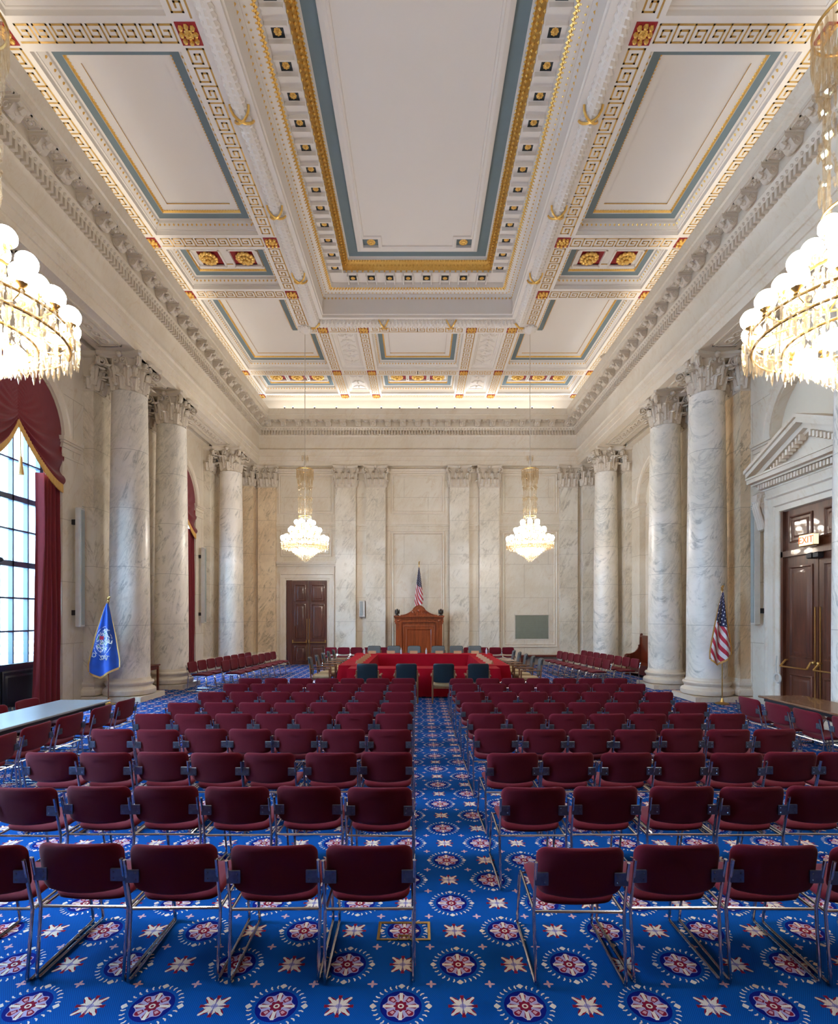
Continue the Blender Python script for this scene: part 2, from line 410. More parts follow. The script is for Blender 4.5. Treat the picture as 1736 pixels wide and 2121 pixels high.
for c in BAYS:
    wr.add([(XW+.22, c-HW, 0), (XW+.22, c+HW, 0), (XW+.22, c+HW, SPR), (XW+.22, c-HW, SPR)], [(0, 1, 2, 3)])
    N = 20; arc = [(XW+.22, c-HW*math.cos(PI*i/N), SPR+HW*math.sin(PI*i/N)) for i in range(N+1)]
    wr.add(arc, [tuple(range(N+1))], 1)
struct(wr, 'wall_right', [M['wall'], M['cream']])
mb = MB(); mb.add([(-8.7, YB, 0), (8.7, YB, 0), (8.7, YB, 9.3), (-8.7, YB, 9.3)], [(0, 1, 2, 3)]); struct(mb, 'wall_back', M['wall'])
mb = MB(); mb.add([(-8.9, YN, 0), (8.9, YN, 0), (8.9, YN, 11.6), (-8.9, YN, 11.6)], [(0, 1, 2, 3)]); struct(mb, 'wall_near', M['door'])  # unseen wall; dark wood finish chosen to cut bounce onto the front chairs
# plinth course and impost mouldings, arch mouldings
def imposts(sgn, nm):
    mb = MB(); X = sgn*XW
    P = [(0, 0), (.02, 0), (.02, .12), (.07, .2), (.1, .22), (.1, .3), (0, .3)]
    for c in BAYS:
        for s2 in (-1, 1):
            e = c+s2*HW; far = c+s2*(HW+ (.62 if s2 > 0 else .75))
            for p0, z0 in P[:1]:
                pass
            for d, za, zb in ((.025, SPR-.42, SPR-.38), (.03, SPR-.2, SPR-.1), (.07, SPR-.1, SPR-.05), (.11, SPR-.05, SPR+.04)):
                y0, y1 = sorted((e-s2*d, far)); x0, x1 = sorted((X-sgn*d, X+sgn*.3)); mb.box(x0, x1, y0, y1, za, zb)
        pts = [(c-HW*math.cos(PI*i/28), SPR+.04+HW*math.sin(PI*i/28)) for i in range(29)]
        prof = [(0, 0), (0, .05), (-.06, .05), (-.08, .03), (-.2, .03), (-.22, .06), (-.28, .06), (-.28, 0)]
        sweep(mb, pts, [(-a, h) for a, h in prof], lambda u, v, w: (X-sgn*w, u, v), closed=False)
    return mb
struct(imposts(-1, 'l'), 'trim_2', M['trim']); struct(imposts(1, 'r'), 'trim_3', M['trim'])
# entablature ring round the room
EX, EY, AB = 6.9, 22.45, 8.63
room = rect(-EX, EX, YN, EY)
prof = [(-.95, 8.63), (0, 8.63), (0, 8.84), (.03, 8.85), (.03, 9.03), (.06, 9.04), (.06, 9.2), (.1, 9.25), (.1, 9.31), (.02, 9.33), (.02, 9.84), (.06, 9.9),
        (.09, 9.93), (.09, 10.09), (.17, 10.1), (.22, 10.2), (.24, 10.22), (.24, 10.43), (.56, 10.43), (.56, 10.6), (.6, 10.62), (.6, 10.66), (.62, 10.72), (.63, 10.86), (.6, 10.87), (-.05, 10.9)]
ent = MB(); sweep(ent, room, prof, lambda u, v, w: (u, v, w), flip=False)
# aisle ceilings behind the architrave
for s_ in (-1, 1):
    x0, x1 = sorted((s_*7.85, s_*8.7)); ent.box(x0, x1, YN, YB, 9.25, 9.3)
    ent.box(*sorted((s_*7.84, s_*7.86)), YN, YB, 8.63, 9.3)
    ent.box(*sorted((s_*8.0, s_*8.3)), YN, YB, 8.63, 8.83); ent.box(*sorted((s_*7.97, s_*8.3)), YN, YB, 8.83, 9.25)
entab = struct(ent, 'trim_1', M['trim'])
# dentils
dn = MB()
def alongs(d, pitch):
    """positions round the three visible walls at projection d, with the inward direction"""
    out = []
    n = int((EY-d-0.2)/pitch); 
    for k in range(n): out.append((-EX+d, EY-d-.06-pitch*(k+.5), 0))
    n2 = int((2*EX-2*d)/pitch); p2 = (2*EX-2*d)/n2
    for k in range(n2): out.append((-EX+d+p2*(k+.5), EY-d, 1))
    for k in range(n): out.append((EX-d, EY-d-.06-pitch*(k+.5), 2))
    return out
ROT = [0, -PI/2, PI]
for x, y, w in alongs(.085, .122):
    if w == 0: dn.box(x, x+.11, y-.031, y+.031, 9.925, 10.085)
    elif w == 1: dn.box(x-.031, x+.031, y-.11, y, 9.925, 10.085)
    else: dn.box(x-.11, x, y-.031, y+.031, 9.925, 10.085)
dn.obj('dentil_course', M['stone'], entab, kind='stuff')
eg = MB()
for x, y, w in alongs(.2, .125): eg.octa((x, y, 10.15), .035, .035, .045)
eg.obj('egg_moulding', M['stone'], entab, kind='stuff')
# scrolled modillions, each a part
mo = MB(); L = .31
side = [(0, 0), (0, -.2)]
outl = [(.0, .0)]+[( .09+.085*math.cos(a), -.12+.085*math.sin(a)) for a in [PI+PI*.9*i/8 for i in range(9)]]+[(.22, -.075), (.27, -.085), (.31, -.06), (.315, -.03), (.31, 0)]
for yy in (0,):
    vs = [(a, -.115, c) for a, c in outl]+[(a, .115, c) for a, c in outl]; n = len(outl)
    fs = [tuple(range(n)), tuple(range(n, 2*n))[::-1]]+[(k, k+n, (k+1) % n+n, (k+1) % n) for k in range(n)]
    mo.add(vs, fs)
mo.box(0, .335, -.135, .135, -.03, .03)
for s_ in (-1, 1):
    mo.tube([(.09+(.07-.05*t)*math.cos(t*7), s_*.118, -.11+(.07-.05*t)*math.sin(t*7)) for t in [i/14 for i in range(15)]], .011, 5)
mo.tube([(.05+.26*t, 0, -.2+.13*t+.03*math.sin(t*6)) for t in [i/8 for i in range(9)]], .03, 6, rf=lambda i, k: .05+.014*math.sin(i*2.2))
mod0 = mo.obj('modillion', M['stone'], entab)
al = [p for p in alongs(.24, .61) if (p[2] == 1 or p[1] > 4.0)]
for i, (x, y, w) in enumerate(al):
    if i == 0: mod0.location = (x, y, 10.42); mod0.rotation_euler = (0, 0, ROT[w])
    else: part(mod0, entab, (x, y, 10.42), (0, 0, ROT[w]))
rs = MB()
def flower(mb, c, r, ax='z', n=8, mi=0, h=.25):
    """rosette facing down (z) """
    x, y, z = c
    for k in range(n):
        a = 2*PI*k/n
        mb.sph((x+math.cos(a)*r*.66, y+math.sin(a)*r*.66, z), r*.34, 6, 4, mi, sz=h*1.4)
    mb.sph((x, y, z-r*h*.3), r*.5, 8, 5, mi, sz=h*1.6); mb.sph((x, y, z-r*h), r*.22, 6, 4, mi)
pt = .61
for x, y, w in alongs(.24, .61):
    dx, dy = (.16, pt/2) if w == 0 else ((pt/2, -.16) if w == 1 else (-.16, pt/2))
    if w != 1 and y < 4: continue
    X_, Y_ = x+dx, y+dy
    if w == 1 and X_ > EX-.4: continue
    flower(rs, (X_, Y_, 10.425), .085, n=6, h=.5)
    f = .12
    for (a0, a1, b0, b1) in ((-f, f, -f, -f+.02), (-f, f, f-.02, f), (-f, -f+.02, -f, f), (f-.02, f, -f, f)):
        rs.box(X_+a0, X_+a1, Y_+b0, Y_+b1, 10.405, 10.44)
rs.obj('soffit_rosettes', M['stone'], entab, kind='stuff')
# relief panel on the underside of the architrave, between the columns
sp = MB()
for s_ in (-1, 1):
    for y0, y1 in ((9.25, 12.5), (13.95, 14.8), (16.3, 19.6)):
        for a, bb in ((7.12, .04), (7.2, .02)):
            for (x0, x1, ya, yb) in ((a, a+bb, y0, y1), (14.8-a-bb-.0, 14.8-a, y0, y1), (a, 14.8-a, y0, y0+bb), (a, 14.8-a, y1-bb, y1)):
                x0, x1 = sorted((s_*x0, s_*x1)); sp.box(x0, x1, ya, yb, 8.60, 8.64)
        n = max(1, int((y1-y0-.2)/.3))
        for k in range(n):
            yy = y0+.1+(y1-y0-.2)*(k+.5)/n
            sp.tube([(s_*7.4+.09*math.cos(t), yy+.13*math.sin(t), 8.62) for t in [2*PI*i/12 for i in range(12)]], .02, 5, closed=True)
            sp.sph((s_*7.4, yy, 8.625), .04, 6, 4)
sp.obj('soffit_panel', M['stone'], entab)
# cove wall above the cornice
cv = MB(); sweep(cv, rect(-EX-.08, EX+.08, YN, EY+.1), [(0, 10.88), (0, 11.5), (.1, 11.6)], lambda u, v, w: (u, v, w)); struct(cv, 'trim_4', M['white'])

# ================================================================ CEILING
def both(polys): return polys+[[(-x, y) for x, y in p][::-1] for p in polys]
side_c = [rect(3.95, 6.5, 4.6, 8.2), rect(3.95, 6.5, 8.72, 12.92), rect(3.95, 6.5, 13.42, 15.05),
          [(3.95, 15.55), (6.5, 15.55), (6.5, 19.95), (3.38, 19.95), (3.38, 17.42), (3.95, 17.42)], rect(3.38, 6.5, 20.45, 22.12)]
mid_c = [rect(-1.55, 1.55, 17.42, 19.95), rect(-1.55, 1.55, 20.45, 22.12)]
nar_c = [rect(2.03, 2.9, 17.42, 19.95), rect(2.03, 2.9, 20.45, 22.12)]
central = rect(-3.02, 3.02, 5.0, 16.48)
coffers = both(side_c)+mid_c+both(nar_c)
allp = coffers+[central]
def inside(p, x, y):
    c = False
    for i in range(len(p)):
        (x1, y1), (x2, y2) = p[i-1], p[i]
        if (y1 > y) != (y2 > y) and x < (x2-x1)*(y-y1)/(y2-y1)+x1: c = not c
    return c
xs = sorted({round(x, 3) for p in allp for x, y in p}|{-7.0, 7.0}); ys = sorted({round(y, 3) for p in allp for x, y in p}|{YN, YB})
ce = MB()
for x0, x1 in zip(xs, xs[1:]):
    for y0, y1 in zip(ys, ys[1:]):
        if not any(inside(p, (x0+x1)/2, (y0+y1)/2) for p in allp):
            ce.add([(x0, y0, ZC), (x0, y1, ZC), (x1, y1, ZC), (x1, y0, ZC)], [(0, 1, 2, 3)])
cp = [(0, 0), (0, .1), (.03, .11), (.03, .13), (.1, .2), (.12, .22), (.12, .28), (.17, .29), (.32, .29), (.32, .31), (.35, .35), (.44, .36), (.52, .36), (.52, .385), (.56, .385)]
cm = [0, 0, 0, 0, 0, 0, 0, 1, 0, 2, 0, 0, 2, 0]
fz = lambda u, v, w: (u, v, ZC+w)
for p in both(side_c)+mid_c:
    sweep(ce, p, cp, fz, flip=True, capb=True, mis=cm)
npf = [(0, 0), (0, .08), (.05, .1), (.08, .14), (.12, .14), (.14, .18)]
for p in both(nar_c): sweep(ce, p, npf, fz, flip=True, capb=True)
pc = [(0, 0), (0, .08), (.03, .1), (.0, .12), (0, .5), (.03, .56), (.03, .6), (.09, .66), (.09, .70), (.2, .71), (.24, .71), (.33, .74), (.35, .8), (.35, .89), (.78, .9), (.78, .98), (.92, 1.2), (.95, 1.24), (.98, 1.27), (1.27, 1.27), (1.27, 1.2), (1.3, 1.18), (1.38, 1.15), (1.46, 1.18), (1.46, 1.262)]
pm = [0]*24; pm[18] = 1; pm[15] = 2
sweep(ce, central, pc, fz, flip=True, mis=pm, capb=False)
# notched inner panel of the central coffer
ip = offset(central, 1.46); (xa, ya), _, (xb, yb), _ = ip; N1, N2 = .5, .38
ce.add([(xa, ya, ZC+1.26), (xb, ya, ZC+1.26), (xb, yb, ZC+1.26), (xa, yb, ZC+1.26)], [(3, 2, 1, 0)], 1)
inner = [(xa+N1, ya), (xb-N1, ya), (xb-N1, ya+N2), (xb, ya+N2), (xb, yb-N2), (xb-N1, yb-N2), (xb-N1, yb), (xa+N1, yb), (xa+N1, yb-N2), (xa, yb-N2), (xa, ya+N2), (xa+N1, ya+N2)]
sweep(ce, inner, [(-.06, 1.26), (-.06, 1.19), (0, 1.16), (.04, 1.18), (.05, 1.22)], fz, flip=True, capb=True)
ceiling = struct(ce, 'ceiling', [M['white'], M['blue'], M['gold']])
# greek key bands
kb = MB()
KEY = [[(0, 0), (0, 6), (6, 6), (6, 2), (2.2, 2), (2.2, 4), (4.2, 4)], [(0, 0), (8, 0)]]
def keyband(p0, p1, w=.27, z=ZC-.003):
    (x0, y0), (x1, y1) = p0, p1; Lx = math.hypot(x1-x0, y1-y0); n = max(1, round(Lx/(w*1.12))); ul = Lx/n
    dx, dy = (x1-x0)/Lx, (y1-y0)/Lx; t = w*.062
    for k in range(n):
        for line in KEY:
            for (a, b2), (c, d) in zip(line, line[1:]):
                a0, a1 = sorted((a, c)); b0, b1 = sorted((b2, d))
                ua, ub = k*ul+a0/8*ul-t*.9, k*ul+a1/8*ul+t*.9; va, vb = (b0/6-.5)*w-t, (b1/6-.5)*w+t
                kb.add([(x0+dx*q-dy*r_, y0+dy*q+dx*r_, z) for q, r_ in ((ua, va), (ub, va), (ub, vb), (ua, vb))], [(0, 3, 2, 1)] if True else [])
for s_ in (-1, 1):
    for X_, segs in ((3.7, ((5, 8.22), (8.68, 12.94), (13.4, 15.07), (15.53, 16.9))), (6.75, ((5, 8.22), (8.68, 12.94), (13.4, 15.07), (15.53, 19.97), (20.43, 22.12))),
                     (3.14, ((17.4, 19.97), (20.43, 22.12))), (1.79, ((17.4, 19.97), (20.43, 22.12)))):
        for a, c in segs: keyband((s_*X_, a), (s_*X_, c))
    for Y_, segs in ((8.45, ((3.93, 6.52),)), (13.17, ((3.93, 6.52),)), (15.3, ((3.93, 6.52),)), (17.17, ((0, 1.56), (2.02, 2.91), (3.37, 3.6))), (20.2, ((0, 1.56), (2.02, 2.91), (3.37, 6.52))), (22.35, ((0, 1.56), (2.02, 2.91), (3.37, 6.52)))):
        for a, c in segs: keyband((s_*a, Y_), (s_*c, Y_), .26 if Y_ < 22 else .18)
kb.obj('greek_key_bands', M['keygold'], ceiling, smooth=0, kind='stuff')
# red squares with gold rosettes at the crossings
sq = MB(); sq.box(-.17, .17, -.17, .17, -.012, .002, 0)
for k in range(8):
    a = PI/4*k; R_ = .115 if k % 2 == 0 else .135
    sq.sph((R_*math.cos(a), R_*math.sin(a), -.02), .045, 6, 4, 1)
flower(sq, (0, 0, -.025), .085, n=8, mi=1)
sq0 = None
for s_ in (-1, 1):
    for x, y in [(3.7, 8.45), (3.7, 13.17), (3.7, 15.3), (6.75, 8.45), (6.75, 13.17), (6.75, 15.3), (6.75, 20.2), (6.75, 22.33), (3.14, 17.17), (1.79, 17.17), (3.14, 20.2), (1.79, 20.2), (3.14, 22.33), (1.79, 22.33)]:
        if sq0 is None: sq0 = sq.obj('corner_rosette', [M['red'], M['gold']], ceiling, loc=(s_*x, y, ZC))
        else: part(sq0, ceiling, (s_*x, y, ZC))
# big sunk rosettes in the small coffers
br = MB(); br.box(-.36, .36, -.3, .3, .0, .004, 0)
for k in range(12):
    a = 2*PI*k/12; br.sph((.19*math.cos(a), .19*math.sin(a), -.06), .075, 8, 5, 1, sz=.6)
for k in range(8):
    a = 2*PI*k/8; br.sph((.1*math.cos(a), .1*math.sin(a), -.1), .055, 6, 4, 1, sz=.7)
br.sph((0, 0, -.13), .055, 8, 5, 1)
for (a0, a1, b0, b1) in ((-.4, -.36, -.34, .34), (.36, .4, -.34, .34), (-.4, .4, -.34, -.3), (-.4, .4, .3, .34)): br.box(a0, a1, b0, b1, -.07, .01, 2)
br0 = None; PZ = ZC+.38
spots = [(s_*x, 14.23) for s_ in (-1, 1) for x in (4.72, 5.73)]+[(s_*x, 21.28) for s_ in (-1, 1) for x in (4.1, 4.95, 5.8)]+[(x, 21.28) for x in (-.85, 0, .85)]
for x, y in spots:
    if br0 is None: br0 = br.obj('gilded_rosette', [M['red'], M['gold'], M['white']], ceiling, loc=(x, y, PZ))
    else: part(br0, ceiling, (x, y, PZ))
# small dark squares with gold bosses round the central coffer, and the brackets between them
bs = MB(); bs.box(-.11, .11, -.11, .11, -.008, .003, 0); flower(bs, (0, 0, -.02), .075, n=8, mi=1)
bs0 = None; bk = MB(); ZR = ZC+.9
fr = [(s_*(3.02-.56), 15.42-.565*k) for s_ in (-1, 1) for k in range(18)]+[(s_*.2825*(2*k+1), 15.92) for s_ in (-1, 1) for k in range(4)]
for x, y in fr:
    if bs0 is None: bs0 = bs.obj('coffer_boss', [M['black'], M['gold']], ceiling, loc=(x, y, ZR))
    else: part(bs0, ceiling, (x, y, ZR))
    if y > 15.9: bk.box(x-.16, x-.13, 15.72, 16.12, ZR-.09, ZR); bk.box(x+.13, x+.16, 15.72, 16.12, ZR-.09, ZR)
    else: bk.box(x-.2, x+.2, y-.16, y-.13, ZR-.09, ZR); bk.box(x-.2, x+.2, y+.13, y+.16, ZR-.09, ZR)
bk.obj('coffer_brackets', M['white'], ceiling, kind='stuff')
# gilt beads, leaves and eggs along the mouldings
gb = MB()
def beads(poly, pitch, z, r, rz, d=0):
    P = offset(poly, d)
    for (x0, y0), (x1, y1) in zip(P, P[1:]+P[:1]):
        Lx = math.hypot(x1-x0, y1-y0); n = max(1, int(Lx/pitch))
        for k in range(n):
            t = (k+.5)/n; gb.octa((x0+(x1-x0)*t, y0+(y1-y0)*t, z), r, r, rz)
beads(central, .115, ZC+.6, .028, .05, .03); beads(central, .115, ZC+.69, .022, .022, .15)
for q in range(3): beads(central, .09, ZC+.735, .045, .035, .26+.03*q)
for q, (d, z) in enumerate(((.79, .97), (.865, 1.09), (.925, 1.19))): beads(central, (.16, .11, .08)[q], ZC+z-.02, .034, .04, d)
for p in both(side_c)+mid_c:
    beads(p, .11, ZC+.2, .03, .045, .09); beads(p, .06, ZC+.345, .02, .02, .35)
gb.obj('gilt_beading', M['gold'], ceiling, kind='stuff')
for x in (-1, 1):
    f_ = MB(); flower(f_, (0, 0, 0), .13, n=10); f_.obj('corner_boss', M['gold'], ceiling, loc=(x*1.32, 14.83, ZC+1.2))
# white arabesque relief in the narrow coffers
ar = MB()
for s_ in (-1, 1):
    for y0, y1 in ((17.6, 19.8), (20.6, 22.0)):
        n = int((y1-y0)/.36)
        for k in range(n):
            yc = y0+(y1-y0)*(k+.5)/n
            for q in (-1, 1):
                cxx = s_*2.465+q*.13
                ar.tube([(cxx+q*(.12-.10*t)*math.cos(t*8), yc+(.12-.1*t)*math.sin(t*8+k), ZC+.165) for t in [i/14 for i in range(15)]], .018, 5)
            ar.sph((s_*2.465, yc, ZC+.16), .05, 6, 4); ar.sph((s_*2.465, yc+.18, ZC+.165), .035, 6, 4)
ar.obj('arabesque_relief', M['white'], ceiling)
# leaf garland roll with gilt ribbon ties
ga = MB(); gd = MB()
def garland(p0, p1, r=.155):
    (x0, y0), (x1, y1) = p0, p1; Lx = math.hypot(x1-x0, y1-y0); n = int(Lx/.03)
    pts = [(x0+(x1-x0)*i/n, y0+(y1-y0)*i/n, ZC-.03) for i in range(n+1)]
    ga.tube(pts, r, 16, rf=lambda i, k: r*(.66+.46*(((i/4.0+(k//2 % 2)*.5) % 1.0))))
def tie(x, y, along):
    for s_ in (-1, 1):
        pts = []
        for i in range(9):
            t = -1+2*i/8; a = PI*(.5+t*.5)
            lx, lz, lt = math.cos(a)*.175, -math.sin(a)*.175, s_*t*.16
            pts.append((x+(lx if along == 'y' else lt), y+(lt if along == 'y' else lx), ZC-.03+lz))
        gd.tube(pts, .024, 6)
for s_ in (-1, 1):
    garland((s_*3.28, 5.2), (s_*3.28, 16.72))
    for yy in (7.4, 9.75, 12.1, 14.45): tie(s_*3.28, yy, 'y')
    gd.tube([(s_*(3.28+t), 16.72+t, ZC-.2+abs(t)*.4) for t in [-.15+.03*i for i in range(11)]], .03, 6)
    tie(s_*1.08, 16.72, 'x')
garland((-3.28, 16.72), (3.28, 16.72))
ga.obj('leaf_garland', M['white'], ceiling, smooth=0); gd.obj('ribbon_ties', M['gold'], ceiling)

# ================================================================ COLUMNS, PILASTERS
def leaf(mb, base, out, side, h, w, curl, mi=0, nu=10, nv=16):
    """one acanthus leaf: climbs h from base, leans and curls outward by curl"""
    B, O, Sd = Vector(base), Vector(out), Vector(side)
    def fn(a, t):
        q = (a-.5)*2
        wd_ = w*((.62+.38*t/.45) if t < .45 else math.sqrt(max(.05, 1-((t-.45)/.57)**2)))
        lob = 1+.2*math.sin(t*30)*q*q
        if t < .78: z = h*t/.78*.96; o = .012+curl*.25*(t/.78)**2
        else:
            ph = (t-.78)/.22*PI*1.05; z = h*.96+math.sin(ph)*h*.07-(1-math.cos(ph))*h*.07; o = .012+curl*.25+curl*.75*(1-math.cos(ph))/2
        o += .035*(1-q*q)-.03*abs(q)**2+(.014 if abs(q) < .2 else 0)+.012*math.cos(q*9)*min(1, t*3)
        return tuple(B+Sd*(q*wd_*.5*lob)+O*o+Vector((0, 0, z)))
    mb.grid(nu, nv, fn, mi)
    mb.grid(nu, nv, lambda a, t: tuple(Vector(fn(1-a, t))-O*.014), mi)
def volute(mb, c, d, up, r, w=.05, turns=1.4, mi=0, tail=None):
    d = Vector(d); c = Vector(c); s_ = Vector((0, 0, 1)).cross(d)
    pts = [] if tail is None else [Vector(tail), Vector(tail)*.4+(c+d*(-r*.9)+Vector((0, 0, .3*r)))*.6]
    N = 22
    for i in range(N+1):
        t = i/N; a = PI*.75-t*turns*2*PI; rr = r*(1-.78*t)
        pts.append(c+d*(rr*math.cos(a))+Vector((0, 0, rr*math.sin(a))))
    for off in (-w*.5, 0, w*.5): mb.tube([p+s_*off for p in pts], r*.17 if off else r*.22, 6, mi)
    mb.tube([c-s_*w*.7, c+s_*w*.7], r*.2, 6, mi)
def abacus(mb, hw, z0, z1, sag=.1, half=None):
    pts = []
    cn = [(-1, -1), (1, -1), (1, 1), (-1, 1)]
    for i in range(4):
        a, b2 = Vector(cn[i])*hw, Vector(cn[(i+1) % 4])*hw; dirn = (b2-a).normalized(); nrm = Vector((-dirn.y, dirn.x))
        a2, c2 = a+dirn*.05, b2-dirn*.05
        for k in range(9):
            t = k/8; p = a2.lerp(c2, t)+nrm*sag*math.sin(PI*t); pts.append((p.x, p.y))
    sweep(mb, pts, [(.07, z0), (.06, z0+.02), (.0, z0+.06), (0, z1)], lambda u, v, w_: (u, v, w_), capa=True, capb=True)
def corinthian_round():
    mb = MB(); r = .37; H = .95
    mb.lathe([(r+.01, 0), (r+.04, .015), (r+.04, .045), (r, .06), (r, .3), (r, .6), (r+.03, .76), (r+.09, .82), (r+.08, .84)], 32)
    for k in range(8):
        a = 2*PI*k/8; o = (math.cos(a), math.sin(a), 0); s_ = (-math.sin(a), math.cos(a), 0)
        leaf(mb, (r*o[0], r*o[1], .06), o, s_, .32, .26, .2)
    for k in range(8):
        a = 2*PI*(k+.5)/8; o = (math.cos(a), math.sin(a), 0); s_ = (-math.sin(a), math.cos(a), 0)
        leaf(mb, (r*o[0], r*o[1], .16), o, s_, .47, .24, .25)
    for k in range(4):
        a = PI/4+k*PI/2; o = Vector((math.cos(a), math.sin(a), 0)); volute(mb, o*.64+Vector((0, 0, .72)), o, 1, .125, .07, tail=tuple(o*.42+Vector((0, 0, .5))))
        leaf(mb, tuple(o*(r)+Vector((0, 0, .3))), tuple(o), (-o.y, o.x, 0), .38, .2, .16)
        a = k*PI/2; o = Vector((math.cos(a), math.sin(a), 0)); s_ = Vector((-o.y, o.x, 0))
        for q in (-1, 1): volute(mb, o*.46+s_*q*.1+Vector((0, 0, .74)), s_*(-q), 1, .07, .05, tail=tuple(o*.42+s_*q*.2+Vector((0, 0, .52))))
        mb.sph(tuple(o*.49+Vector((0, 0, .88))), .075, 8, 6); mb.sph(tuple(o*.55+Vector((0, 0, .88))), .03, 6, 4)
    abacus(mb, .57, .82, H, .11)
    return mb
BASEP = [(.06, .13), (.125, .15), (.14, .2), (.135, .26), (.1, .3), (.07, .31), (.05, .33), (.045, .36), (.065, .385), (.07, .39), (.085, .41), (.09, .44), (.07, .475), (.03, .485), (.02, .5), (.02, .515), (0, .56)]
capm = corinthian_round()
def make_column():
    t = empty('marble_column'); mb = MB(); mb.box(-.6, .6, -.6, .6, 0, .13); mb.obj('plinth', M['trim'], t)
    mb = MB(); mb.lathe([(.2, .12)]+[(.47+d, z) for d, z in BASEP], 48); mb.obj('base', M['trim'], t)
    pr = []
    for i in range(17):
        q = i/16; z = .56+q*(7.68-.56); pr.append((.47-.06*q**1.7, z))
    mb = MB(); mb.lathe([(.485, .515)]+pr[:]+[(.415, 7.72)], 48); mb.obj('shaft', M['shaft'], t)
    capm.obj('capital', M['stone'], t, loc=(0, 0, 7.68), smooth=50); return t
colproto = make_column(); first = True
def rect_base(mb, x0, x1, y0, y1):
    sweep(mb, rect(x0, x1, y0, y1), [(-.14, 0), (-.14, .13)]+[(-d, z) for d, z in BASEP], lambda u, v, w: (u, v, w), capa=True, capb=True)
def pil_capital(w, d):
    """flat capital; front faces -y, centred on x"""
    mb = MB(); h = w/2
    mb.box(-h, h, -d, .05, 0, .82); mb.box(-h-.02, h+.02, -d-.02, .05, .0, .04)
    O = (0, -1, 0); Sx = (1, 0, 0)
    for k in range(3): leaf(mb, ((k-1)*w/3, -d, .05), O, Sx, .32, w*.30, .18)
    for k in range(4): leaf(mb, ((k-1.5)*w/3.2, -d, .15), O, Sx, .47, w*.24, .22)
    for q in (-1, 1):
        o = Vector((q*.7071, -.7071, 0)); volute(mb, Vector((q*(h+.05), -d-.12, .72)), o, 1, .115, .07, tail=(q*(h-.1), -d-.02, .5))
        leaf(mb, (q*h, -d*.5, .05), (q, 0, 0), (0, 1, 0), .3, d*.9, .1); leaf(mb, (q*h, -d, .3), tuple(o), (o.y, -o.x, 0), .36, .18, .14)
        volute(mb, Vector((q*.09, -d-.05, .74)), (-q, 0, 0), 1, .065, .05, tail=(q*.18, -d-.02, .52))
    mb.sph((0, -d-.1, .88), .07, 8, 6)
    pts = []
    for k in range(11):
        t = k/10; x = -h-.1+(w+.2)*t; pts.append((x, -d-.13+.09*math.sin(PI*t)))
    pts += [(h+.1, .05), (-h-.1, .05)]
    sweep(mb, pts, [(.06, .82), (.0, .88), (0, .95)], lambda u, v, w_: (u, v, w_), capa=True, capb=True)
    return mb
PC = {}
def pilaster(x, y, rz, w, d, mat, label, grp):
    t = empty('pilaster', (CX+x, y, 0), rz, label, 'pilaster', grp)
    key = (round(w, 3), round(d, 3))
    if key not in PC:
        a = MB(); sweep(a, rect(-w/2, w/2, -d, .1), [(-.1, 0), (-.1, .13)]+[(-dd*.75, z) for dd, z in BASEP], lambda u, v, q: (u, v, q), capa=True, capb=True)
        b2 = MB(); b2.box(-w/2, w/2, -d, .1, .5, 7.7)
        PC[key] = (a.mesh('pilaster_base', M['trim']), b2, pil_capital(w, d).mesh('pilaster_capital', M['stone'], 50))
    am, b2, cm_ = PC[key]
    for nm, me in (('base', am), ('shaft', b2.mesh('pilaster_shaft', M[mat])), ('capital', cm_)):
        o = bpy.data.objects.new(nm, me); COL.objects.link(o); o.parent = t
        if nm == 'capital': o.location = (0, 0, 7.68)
    return t
COLS = [8.5, 13.25, 15.49, 20.4]
WHERE = {(-1, 8.5): 'at the near edge, nearest the tall draped window', (1, 8.5): 'at the near jamb of the exit door',
         (-1, 13.25): 'with the blue flag at its foot', (-1, 15.49): 'standing just beyond the one with the blue flag', (-1, 20.4): 'behind the rows of red chairs by the far curtain',
         (1, 13.25): 'with the striped flag at its foot', (1, 15.49): 'just beyond the one with the striped flag, by the bench', (1, 20.4): 'behind the red chairs on the bench side'}
for (s_, y), wh in WHERE.items():
    t = colproto if first else copy_tree(colproto); first = False
    t.location = (CX*.4+s_*7.37, 8.25 if (s_ < 0 and y == 8.5) else y, 0); t.rotation_euler = (0, 0, 0)
    tag(t, 'grey-veined marble column '+wh, 'column', 'marble columns along the side aisles')
for s_, nm in ((-1, 'window'), (1, 'door')):
    for y in COLS:
        wh = WHERE[(s_, y)]
        pilaster(s_*8.25, 8.25 if (s_ < 0 and y == 8.5) else y, -s_*PI/2+ (0 if s_ > 0 else 0), .86, .25, 'pil' if (s_ < 0 or y > 14) else 'warmpil',
                 'flat marble pilaster, %s wall, behind the column ' % nm+{8.5: 'nearest the camera', 13.25: 'with the flag', 15.49: 'next after the flag', 20.4: 'nearest the far wall'}[y], 'side wall pilasters')
BP = [(-3.13, .88, 'right of the double door'), (-1.82, .84, 'beside the small wall speaker'), (1.8, .84, 'just right of the wooden backboard'), (3.1, .86, 'just left of the louvred grille')]
for x, w, wh in BP: pilaster(x, YB, 0, w, .2, 'pil', 'tall veined marble pilaster on the far wall '+wh, 'far wall pilasters')
for s_, nm in ((-1, 'beside the double door'), (1, 'beyond the louvred grille')):
    pilaster(s_*6.55, YB, 0, .76, .2, 'warmpil' if s_ < 0 else 'pil', 'corner marble pilaster on the far wall '+nm, 'far wall pilasters')
    pilaster(s_*7.48, YB, 0, .82, .45, 'warmpil' if s_ < 0 else 'pil', 'deep streaked marble pilaster in the corner '+nm, 'far wall pilasters')
